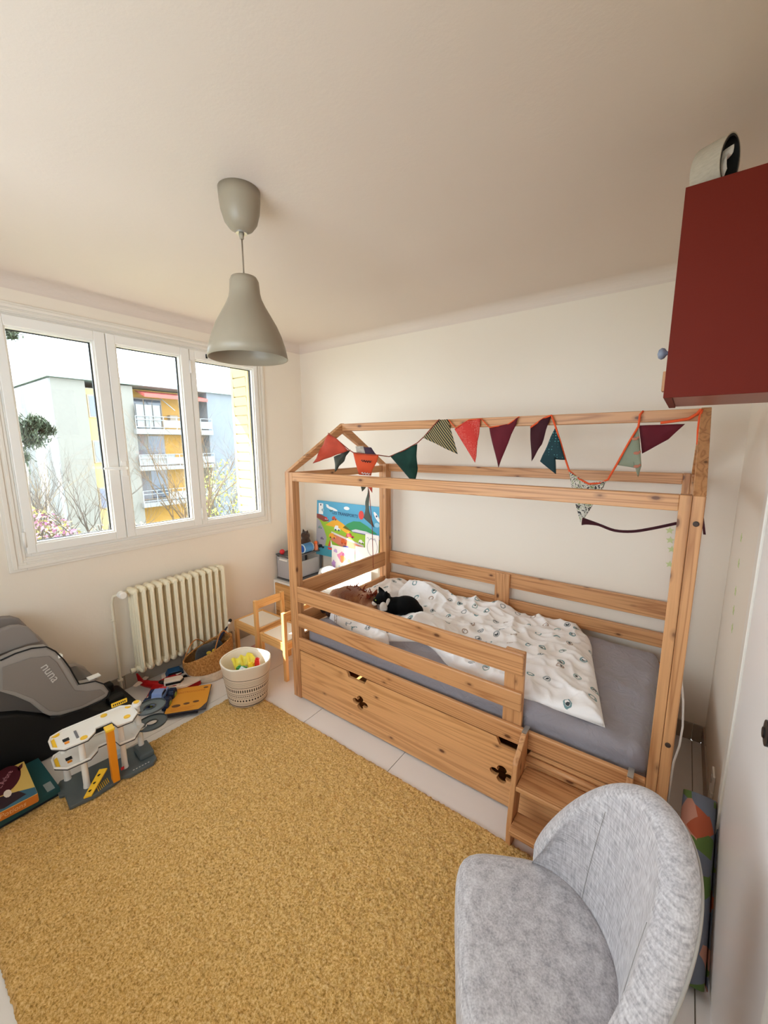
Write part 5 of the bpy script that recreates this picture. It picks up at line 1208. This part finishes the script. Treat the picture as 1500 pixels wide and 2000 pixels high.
# ------------------------------------------------------------------ board game boxes
def make_boxes():
    # lower dark box
    ang = math.atan2(-2.407+2.517, .736-.655)*0
    t = thing('game_box', 'dark teal game box lying lowest at the left edge, under the illustrated one', 'box', (.56, -2.52, .020))
    tl, tr, br = at(105, 1478, 2, .065), at(112, 1540, 2, .03), None
    teal = M('teal_card', '#1F4C50', .5); navy = M('navy_card', '#10202E', .5)
    Mb = frame((.425, -2.86, .021), (1, .02, 0), (-.02, 1, 0))
    G().box(0, .32, 0, .535, 0, .038, M=Mb).build('box_base', navy, t, bevel=.002); G().box(-.002, .322, -.002, .537, .012, .042, M=Mb).build('box_lid', teal, t, bevel=.002)
    G().box(.24, .31, .492, .522, .0421, .0426, M=Mb).build('barcode_label', M('pale_label', '#8A9496', .6), t)
    t = thing('game_box', 'illustrated game box with cream lid, maroon leaf title and orange side', 'box', (.56, -2.6, .063))
    Mb = frame((.430, -2.86, .0635), (1, -.05, 0), (.05, 1, 0)); w_, l_, h_ = .305, .475, .044
    G().box(.002, w_-.002, .002, l_-.002, 0, h_-.004, M=Mb).build('box_base', M('orange_card', '#C87428', .5), t, bevel=.001)
    G().box(0, w_, 0, l_, .006, h_, M=Mb).build('box_lid', M('cream_card', '#D9B765', .45), t, bevel=.0015)
    z = h_
    def pr_(name, m, pts, lay=0): G().prism(pts, z+.0001+lay*.0004, z+.0004+lay*.0004, M=Mb).build(name, m, t)
    pr_('painted_ground', M('art_blue', '#3E6A80', .5), [(.17, 0), (.19, .30), (.21, .40), (.25, .474), (w_-.001, .474), (w_-.001, 0)])
    pr_('painted_stump', M('art_dark', '#33232A', .5), [(.16, .22), (.19, .34), (.22, .42), (.27, .44), (.29, .36), (.25, .28), (.19, .24)], 1)
    pr_('painted_path', M('art_sage', '#A6A682', .5), [(.16, .30), (.19, .33), (.29, .23), (.30, .18)], 2)
    mar = M('art_maroon', '#4A1520', .5)
    leaf = [(.06+.105*math.cos(a)*.95-.03*math.sin(a)+.03, .39+.062*math.sin(a)+.055*math.cos(a)*.0) for a in [2*PI*i/22 for i in range(22)]]
    pr_('title_leaf', mar, [(x, y) for x, y in leaf], 3)
    pr_('leaf_tip', mar, [(.03, .445), (.012, .468), (.045, .462), (.07, .445)], 3)
    for i in range(3):
        cx, cy, r = ((.06, .20, .020), (.15, .16, .030), (.04, .29, .014))[i]
        G().tube([Mb @ Vector((cx+r*(1-a/22)*math.cos(a*.5), cy+r*(1-a/22)*math.sin(a*.5), z+.001)) for a in range(18)], .0016, 5).build('curl_line', m_black, t)
    G().tube([Mb @ Vector((.19, .25, z+.001)), Mb @ Vector((.13, .24, z+.001)), Mb @ Vector((.06, .20, z+.001)), Mb @ Vector((.12, .02, z+.001))], .0022, 5).build('branch_line', m_black, t)
    pr_('pale_flower', M('art_white', '#E6D8CC', .5), [(.20+.03*math.cos(a), .385+.014*math.sin(a)) for a in [2*PI*i/10 for i in range(10)]], 4)
    G().box(0, .0, 0, 0, 0, 0)
    # orange side band facing the room (+x side)
    G().box(w_+.0002, w_+.0008, .001, l_-.001, .0065, h_-.0015, M=Mb).build('side_band', M('orange_band', '#C8742A', .5), t)
    xa, ya_ = (Mb.to_3x3() @ Vector((0, 1, 0))), Vector((0, 0, 1))
    text('Potions', .030, M('pale_title', '#E2B27A', .5), t, frame(Mb @ Vector((w_+.001, .385, .024)), xa, ya_), local=False, depth=.0003, shear=.2)
    text("L'Arbre", .036, M('pink_title', '#B08088', .5), t, frame(Mb @ Vector((.085, .39, z+.0022)), Mb.to_3x3() @ Vector((-.85, .5, 0)), Mb.to_3x3() @ Vector((-.5, -.85, 0))), local=False, depth=.0003, shear=.2)
make_boxes()

# ------------------------------------------------------------------ magazines
def make_books():
    a, b_, c, d_ = [Vector((p.x, p.y, 0)) for p in (at(343, 1352, 2, .015), at(421, 1338, 2, .015), at(402, 1388, 2, .015), at(321, 1401, 2, .015))]
    org = d_; ux = (c-d_).normalized(); uy = Vector((-ux.y, ux.x, 0)); wd = (c-d_).length; ht = ((a-d_).dot(uy)+(b_-c).dot(uy))/2
    org = org+uy*(-.0)
    t = thing('magazine', 'thin dark magazine lying underneath the orange one', 'magazine', (org.x, org.y, .001))
    Mb = frame(org+Vector((0, 0, .0225))-uy*.012-ux*.012, ux, uy)
    G().box(0, wd*.86, 0, ht, -.008, 0, M=Mb).build('pages', M('dark_cover', '#27242E', .5), t, bevel=.001)
    G().box(0, wd*.86, 0, ht, -.0085, -.0201+.012, M=Mb)
    t = thing('magazine', 'orange magazine with small pictures lying in front of the seagrass basket', 'magazine', (org.x, org.y, .012))
    Mb = frame(org+Vector((0, 0, .0236)), ux, uy)
    G().box(0, wd, 0, ht, 0, .009, M=Mb).build('pages', M('grey_cover_edge', '#4E4A50', .6), t)
    G().prism([(0, .004), (wd*.82, .004), (wd*.88, .02), (wd-.002, .07), (wd-.004, ht), (.03, ht), (.0, ht-.03)], .0092, .0105, M=Mb).build('front_cover', M('orange_cover', '#E9A23A', .45), t)
    text('GASTRONOMIE', .026, M('faded_title', '#C9752E', .5), t, Mb @ Matrix.Translation((wd*.48, ht*.78, .0108)), local=False, depth=.0003)
    for (x, y, s_) in ((.22, .26, .019), (.47, .30, .014), (.70, .33, .014), (.86, .88, .011)):
        G().lathe([(s_, 0), (s_, .0006), (s_*.6, .0012)], 14, M=Mb @ Matrix.Translation((wd*x, ht*y, .0106)) @ Matrix.Diagonal((1.4, .8, 1, 1))).build('picture_print', M('picture_brown', '#6E4A34', .6), t)
    for i in range(3): G().box(wd*.12, wd*(.72-.06*i), ht*(.16-.045*i), ht*(.17-.045*i), .0106, .0109, M=Mb).build('print_line', M('faded_title', '#C9752E', .5), t)
make_books()

# ------------------------------------------------------------------ seagrass basket
def make_seagrass():
    c = Vector((.300, -1.285, 0)); t = thing('seagrass_basket', 'slouching round seagrass basket with white lower band and two handles', 'basket', (c.x, c.y, 0))
    k = NT('woven_seagrass'); v = k.coord((1, 1, 1)); sx = k.n('ShaderNodeSeparateXYZ', {0: v}); wv = k.n('ShaderNodeTexWave', {'Vector': v, 'Scale': 42.0, 'Distortion': 1.5, 'Detail': 2.0}, bands_direction='Z'); n = k.noise(v, 90, 3)
    col = k.ramp(n, [(.3, srgb('#9C6228')), (.55, srgb('#C98F4C')), (.8, srgb('#E0B070'))]); k.base(col); k.rough(.8); k.bump(k.math('ADD', wv.outputs[1], n), .8, .006)
    wh = M('whitewashed_seagrass', '#DCC9B2', .85, var=.1, vscale=50, bump=.6, bscale=90)
    def prof(f):  # f 0 base .. 1 rim
        return .128+.034*math.sin(min(f, 1)*PI*.62)-.020*max(0, f-.72)
    def fn_(u, f, off=0):
        a = 2*PI*u; r = prof(f)-off; x = c.x+r*math.cos(a)*(1-.16*f); y = c.y+r*math.sin(a)*(1+.16*f); z = f*(.205+.045*math.sin(a)*f+.030*math.cos(a)*f)+.002
        return Vector((x, y, z))
    G().grid(lambda u, v: fn_(u, .36*v), 56, 8, closeu=True).build('white_band', wh, t, solid=.008, smooth=True)
    G().grid(lambda u, v: fn_(u, .36+.64*v), 56, 16, closeu=True).build('woven_wall', k.m, t, solid=.009, smooth=True)
    G().lathe([(.001, .003), (.122, .003), (.122, .009), (.001, .009)], 40, c).build('basket_base', wh, t)
    G().tube([fn_(i/56, 1.0) for i in range(56)], .0065, 8, closed=True).build('rim', k.m, t, smooth=True)
    for (u0, u1, h, tl) in ((.98, .14, .10, .2), (.46, .66, .085, -.3)):
        p, q = fn_(u0, 1), fn_(u1 if u1 > u0 else u1+1, 1); pts = []
        for i in range(13):
            f = i/12; m = p.lerp(q, f); pts.append(m+Vector((0, 0, h*math.sin(PI*f)))+(m-c).normalized()*.0)
        G().tube(pts, .0042, 8).build('handle', M('leather_handle', '#B5763A', .6), t, smooth=True)
    # contents
    t2 = thing('plush_penguin', 'black plush with yellow feet stuffed in the seagrass basket', 'soft toy', (c.x, c.y, .02))
    g = G(); g.ell((c.x+.0, c.y-.01, .185), (.070, .085, .05)); g.ell((c.x-.01, c.y+.06, .195), (.055, .06, .04)); g.ell((c.x+.02, c.y-.05, .16), (.06, .06, .05)); g.ell((c.x, c.y, .10), (.09, .10, .08)); g.build('body', M('charcoal_plush', '#2A2C30', .95, var=.2, vscale=30, sheen=.2), t2, remesh=.009)
    for s_ in (0, 1): G().ell((c.x+.060, c.y-.030+s_*.040, .200), (.022, .018, .012)).build('foot', M('mustard_plush', '#B89A2E', .9), t2, smooth=True)
    t3 = thing('folded_umbrella', "child's dark folded umbrella poking out of the seagrass basket", 'umbrella', (c.x, c.y+.08, .12))
    G().tube([(c.x-.02, c.y+.02, .155), (c.x-.03, c.y+.10, .215), (c.x-.04, c.y+.19, .290)], [.022, .016, .006], 12).build('canopy', M('navy_cloth', '#23263A', .8), t3, smooth=True)
    G().tube([(c.x-.04, c.y+.19, .290), (c.x-.044, c.y+.215, .315)], .003, 8).build('shaft', m_steel, t3, smooth=True)
    G().ell((c.x-.045, c.y+.222, .330), (.014, .014, .014)).build('handle_knob', m_black, t3, smooth=True); G().ell((c.x-.044, c.y+.212, .315), (.011, .011, .011)).build('handle_collar', m_white, t3, smooth=True)
make_seagrass()

# ------------------------------------------------------------------ fabric basket with blocks
def make_fabric():
    c = Vector((.800, -1.300, .018)); t = thing('fabric_basket', 'cream cotton basket with dark tribal-striped bands at the rug corner', 'basket', (c.x, c.y, c.z))
    k = NT('printed_canvas'); tc = k.n('ShaderNodeTexCoord'); sx = k.n('ShaderNodeSeparateXYZ', {0: tc.outputs['Object']})
    z = sx.outputs[2]; ang = k.math('ARCTAN2', sx.outputs[1], sx.outputs[0])
    def band(z0, w_): return k.math('LESS_THAN', k.math('ABSOLUTE', k.math('SUBTRACT', z, z0)), w_)
    def comb(z0, w_, freq, duty):
        s_ = k.math('SINE', k.math('MULTIPLY', ang, freq)); return k.math('MULTIPLY', band(z0, w_), k.math('GREATER_THAN', s_, duty))
    marks = None
    for e_ in ([band(.198, .0018), band(.145, .0018), band(.098, .0015), band(.012, .003)], [comb(.122, .010, 60, .1)], [comb(.084, .004, 70, .0), comb(.070, .0025, 80, .1), comb(.052, .006, 44, .0)]):
        for x in e_: marks = x if marks is None else k.math('MAXIMUM', marks, x)
    fine = None
    for z0 in (.184, .177, .170, .163, .156, .034, .028, .022): b_ = band(z0, .0012); fine = b_ if fine is None else k.math('MAXIMUM', fine, b_)
    base = srgb('#D9C8B2'); c1 = k.mix(k.math('MULTIPLY', fine, .6), base, srgb('#6E5E4E')); c1 = k.mix(marks, c1, srgb('#2A1E18')); k.base(c1); k.rough(.9); k.bump(k.noise(k.coord(), 160, 2), .3, .003)
    inn = M('cream_canvas_lining', '#EFE8D8', .9)
    H_ = .275
    def fn_(u, f, off=0):
        a = 2*PI*u; wob = 1+.06*math.sin(2*a+.6)*f+.025*math.sin(5*a+1)*f; r = (.124+.030*f-off)*wob
        return Vector((c.x+r*math.cos(a), c.y+r*math.sin(a), c.z+H_*f*(1+.03*math.sin(2*a+2)*f)+.001))
    G().grid(lambda u, v: fn_(u, v), 72, 22, closeu=True).build('canvas_wall', k.m, t, solid=.003, smooth=True)
    G().grid(lambda u, v: fn_(u, .02+.98*v, .004), 72, 16, closeu=True).build('lining', inn, t, solid=.002, smooth=True)
    G().tube([fn_(i/72, 1.0, .002) for i in range(72)], .005, 8, closed=True).build('rolled_rim', inn, t, smooth=True)
    G().lathe([(.001, .002), (.118, .002), (.118, .008), (.001, .008)], 40, c).build('basket_base', inn, t)
    def block(label, m, pos, dims, rz, name='toy_block', studs=False, rx=0):
        tt = thing(name, label, 'toy block', pos, rz, 'building blocks in the fabric basket')
        R = Matrix.Rotation(rx, 4, 'X')
        G().cbox((0, 0, 0), dims, M=R).build('block_body', m, tt, local=True, bevel=.002)
        nx = max(1, int(dims[0]/.03))
        for i in range(nx):
            G().lathe([(.0085, dims[2]/2), (.0085, dims[2]/2+.008)], 12, ((i-(nx-1)/2)*.03, 0, 0), M=R).build('stud', m, tt, local=True)
        return tt
    z0 = c.z
    tt = thing('block_heap', 'grey duplo-like blocks filling the lower half of the fabric basket', 'toys', (c.x, c.y, z0+.01)); tt['label'] = 'mixed building blocks filling the lower half of the fabric basket'; tt['category'] = 'toys'
    rnd = random.Random(9); g = G()
    for i in range(48):
        a = rnd.random()*2*PI; r = rnd.random()**.5*.085; g.cbox((0, 0, 0), (.05, .03, .022), M=Matrix.Translation((c.x+r*math.cos(a), c.y+r*math.sin(a), z0+.03+.145*rnd.random())) @ Matrix.Rotation(rnd.random()*6, 4, 'Z') @ Matrix.Rotation(rnd.uniform(-.5, .5), 4, 'X'))
    o = g.build('mixed_blocks', M('mixed_block_yellow', '#D9C45A', .4), tt); o['kind'] = 'stuff'
    block('green building block behind the pale blue card in the basket', M('green_block', '#3E9E4E', .35), (c.x-.01, c.y-.03, z0+.215), (.064, .032, .024), .4)
    block('yellow two-high building block near the basket middle', M('yellow_block', '#F0CE2A', .35), (c.x+.035, c.y+.015, z0+.225), (.032, .032, .050), .5)
    block('red building block standing beside the yellow one', M('red_block', '#D8261E', .35), (c.x+.045, c.y+.055, z0+.235), (.030, .030, .058), .8)
    tt = thing('picture_card', 'pale blue picture block leaning at the basket front', 'toy block', (c.x+.045, c.y-.055, z0+.21))
    Mx = Matrix.Translation((c.x+.045, c.y-.055, z0+.225)) @ Matrix.Rotation(.6, 4, 'Z') @ Matrix.Rotation(.5, 4, 'Y')
    G().cbox((0, 0, 0), (.062, .070, .012), M=Mx).build('block_body', M('pale_blue_block', '#CBE2EE', .4), tt, bevel=.002); G().tube([Mx @ Vector((.017*math.cos(a*.4), .017*math.sin(a*.4), .0065)) for a in range(16)], .002, 5, closed=True).build('picture_print', M('blue_ink', '#5E86B0', .5), tt)
    tt = thing('yellow_bag', 'crumpled translucent yellow bag against the basket lining', 'bag', (c.x-.03, c.y+.05, z0+.15))
    g = G(); g.grid(lambda u, v: Vector((c.x-.100+.05*v+.04*u+.006*math.sin(u*22), c.y-.05+.14*u, z0+.262-.06*v+.008*math.sin(u*17+v*6))), 26, 14); g.build('bag_film', M('yellow_film', '#E8DB4E', .3), tt, solid=.002, smooth=True)
make_fabric()

# ------------------------------------------------------------------ toy vehicles on the tiles
def make_toys():
    red = M('red_glossy_toy', '#A81216', .3); rw = M('off_white_toy', '#E3D3C4', .35); blk = m_black; blue = M('navy_tyre', '#1C2B4E', .6)
    t = thing('toy_plane', 'red toy plane with white nose stripes by the radiator pipe', 'toy plane', (.22, -1.62, .001), math.radians(28))
    def Lx(p): return p
    g = G(); g.ell((0, 0, .045), (.155, .028, .028)); g.ell((-.09, 0, .055), (.05, .016, .02)); g.build('fuselage', red, t, local=True, smooth=True)
    G().prism([(.045, .0), (.075, .15), (.03, .16), (-.035, .0), (.03, -.16), (.075, -.15)], .048, .058).build('wing', red, t, local=True, bevel=.003)
    G().prism([(.062, .115), (.075, .15), (.035, .158), (.030, .13)], .0582, .0592).build('wing_stripe', rw, t, local=True); G().prism([(.062, -.115), (.075, -.15), (.035, -.158), (.030, -.13)], .0582, .0592).build('wing_stripe', rw, t, local=True)
    G().prism([(-.11, .0), (-.12, .06), (-.15, .06), (-.155, 0), (-.15, -.06), (-.12, -.06)], .058, .064).build('tailplane', rw, t, local=True, bevel=.002)
    G().prism([(-.105, .06), (-.155, .12), (-.165, .12), (-.155, .06)], -.003, .003, axis=1).build('tail_fin', red, t, local=True)
    G().ell((.04, 0, .068), (.040, .018, .016)).build('canopy', M('smoked_canopy', '#2B2422', .15), t, local=True, smooth=True)
    G().ell((.148, 0, .045), (.012, .018, .018)).build('nose', rw, t, local=True, smooth=True)
    for y in (-.07, .07): G().ell((.045, y, .040), (.05, .014, .014)).build('float', rw, t, local=True, smooth=True)
    for y in (-.03, .03): G().tube([(.03, y-.006, .013), (.03, y+.006, .013)], .013, 14).build('wheel', blk, t, local=True)
    t = thing('toy_boat', 'white and red toy rescue boat between the plane and the seagrass basket', 'toy boat', (.315, -1.535, .001), math.radians(62))
    G().prism([(-.13, -.045), (.06, -.05), (.15, 0), (.06, .05), (-.13, .045)], .0, .036).build('hull', red, t, local=True, bevel=.006)
    G().prism([(-.13, -.050), (.06, -.055), (.158, 0), (.06, .055), (-.13, .050)], .0365, .056).build('deck', rw, t, local=True, bevel=.004)
    G().prism([(-.08, -.030), (.02, -.032), (.04, 0), (.02, .032), (-.08, .030)], .0565, .095).build('cabin', rw, t, local=True, bevel=.004)
    G().prism([(-.070, -.0325), (.021, -.0345), (.043, 0), (.021, .0345), (-.070, .0325)], .068, .084).build('cabin_window', blk, t, local=True)
    t = thing('toy_police_car', 'white and blue toy car behind the boat under the radiator', 'toy car', (.165, -1.475, .001), math.radians(70))
    G().box(-.09, .09, -.04, .04, .016, .046).build('car_body', rw, t, local=True, bevel=.006); G().prism([(-.065, .0465), (-.045, .078), (.03, .078), (.055, .0465)], -.036, .036, axis=1).build('cabin', M('blue_roof', '#20507A', .4), t, local=True, bevel=.003)
    G().prism([(-.060, .050), (-.043, .073), (.028, .073), (.050, .050)], -.037, .037, axis=1).build('side_window', blk, t, local=True)
    for x in (-.055, .055):
        for y in (-.04, .04): G().tube([(x, y-.008, .017), (x, y+.008, .017)], .017, 16).build('wheel', blk, t, local=True)
    t = thing('toy_monster_truck', 'blue toy monster truck with big navy tyres next to the orange magazine', 'toy truck', (.395, -1.690, .001), math.radians(-45))
    for x in (-.048, .048):
        for y in (-.058, .058):
            w_ = G().lathe([(.024, -.022), (.040, -.019), (.042, -.01), (.042, .01), (.040, .019), (.024, .022)], 24, M=frame((x, y, .042), (1, 0, 0), (0, 0, 1))).build('tyre', blue, t, local=True, smooth=False)
            g = G()
            for i in range(14):
                a = 2*PI*i/14; g.cbox((0, 0, 0), (.007, .034, .006), M=Matrix.Translation((x+.042*math.cos(a), y, .042+.042*math.sin(a))) @ Matrix.Rotation(-a+PI/2, 4, 'Y'))
            g.build('tread', blue, w_, local=True)['kind'] = 'stuff'
            G().lathe([(.018, -.024), (.018, .024)], 14, M=frame((x, y, .042), (1, 0, 0), (0, 0, 1))).build('hub', M('lime_hub', '#8FA03A', .4), w_, local=True)
    G().prism([(-.075, .055), (-.080, .085), (-.030, .092), (-.015, .118), (.040, .118), (.052, .092), (.080, .088), (.078, .055)], -.032, .032, axis=1).build('truck_body', M('periwinkle_toy', '#7E9AD6', .35), t, local=True, bevel=.006, seg=3)
    G().prism([(-.024, .094), (-.012, .112), (.036, .112), (.046, .094)], -.0335, .0335, axis=1).build('window', M('smoked_canopy', '#2B2422', .15), t, local=True)
    G().box(-.07, -.032, -.02, .02, .0925, .0935).build('decal', M('red_toy', '#D8323A', .4), t, local=True)
    o = G().grid(lambda u, v: Vector((.20+.10*u, -.86+.08*v, .003+.004*math.sin(u*9)*math.sin(v*7))), 14, 12).build('pink_cloth', M('pink_print_cloth', '#D8A9A4', .9, var=.25, vscale=50), solid=.002, smooth=True); tag(o, "crumpled pink printed cloth on the tiles beneath the child's chair", 'cloth')
make_toys()
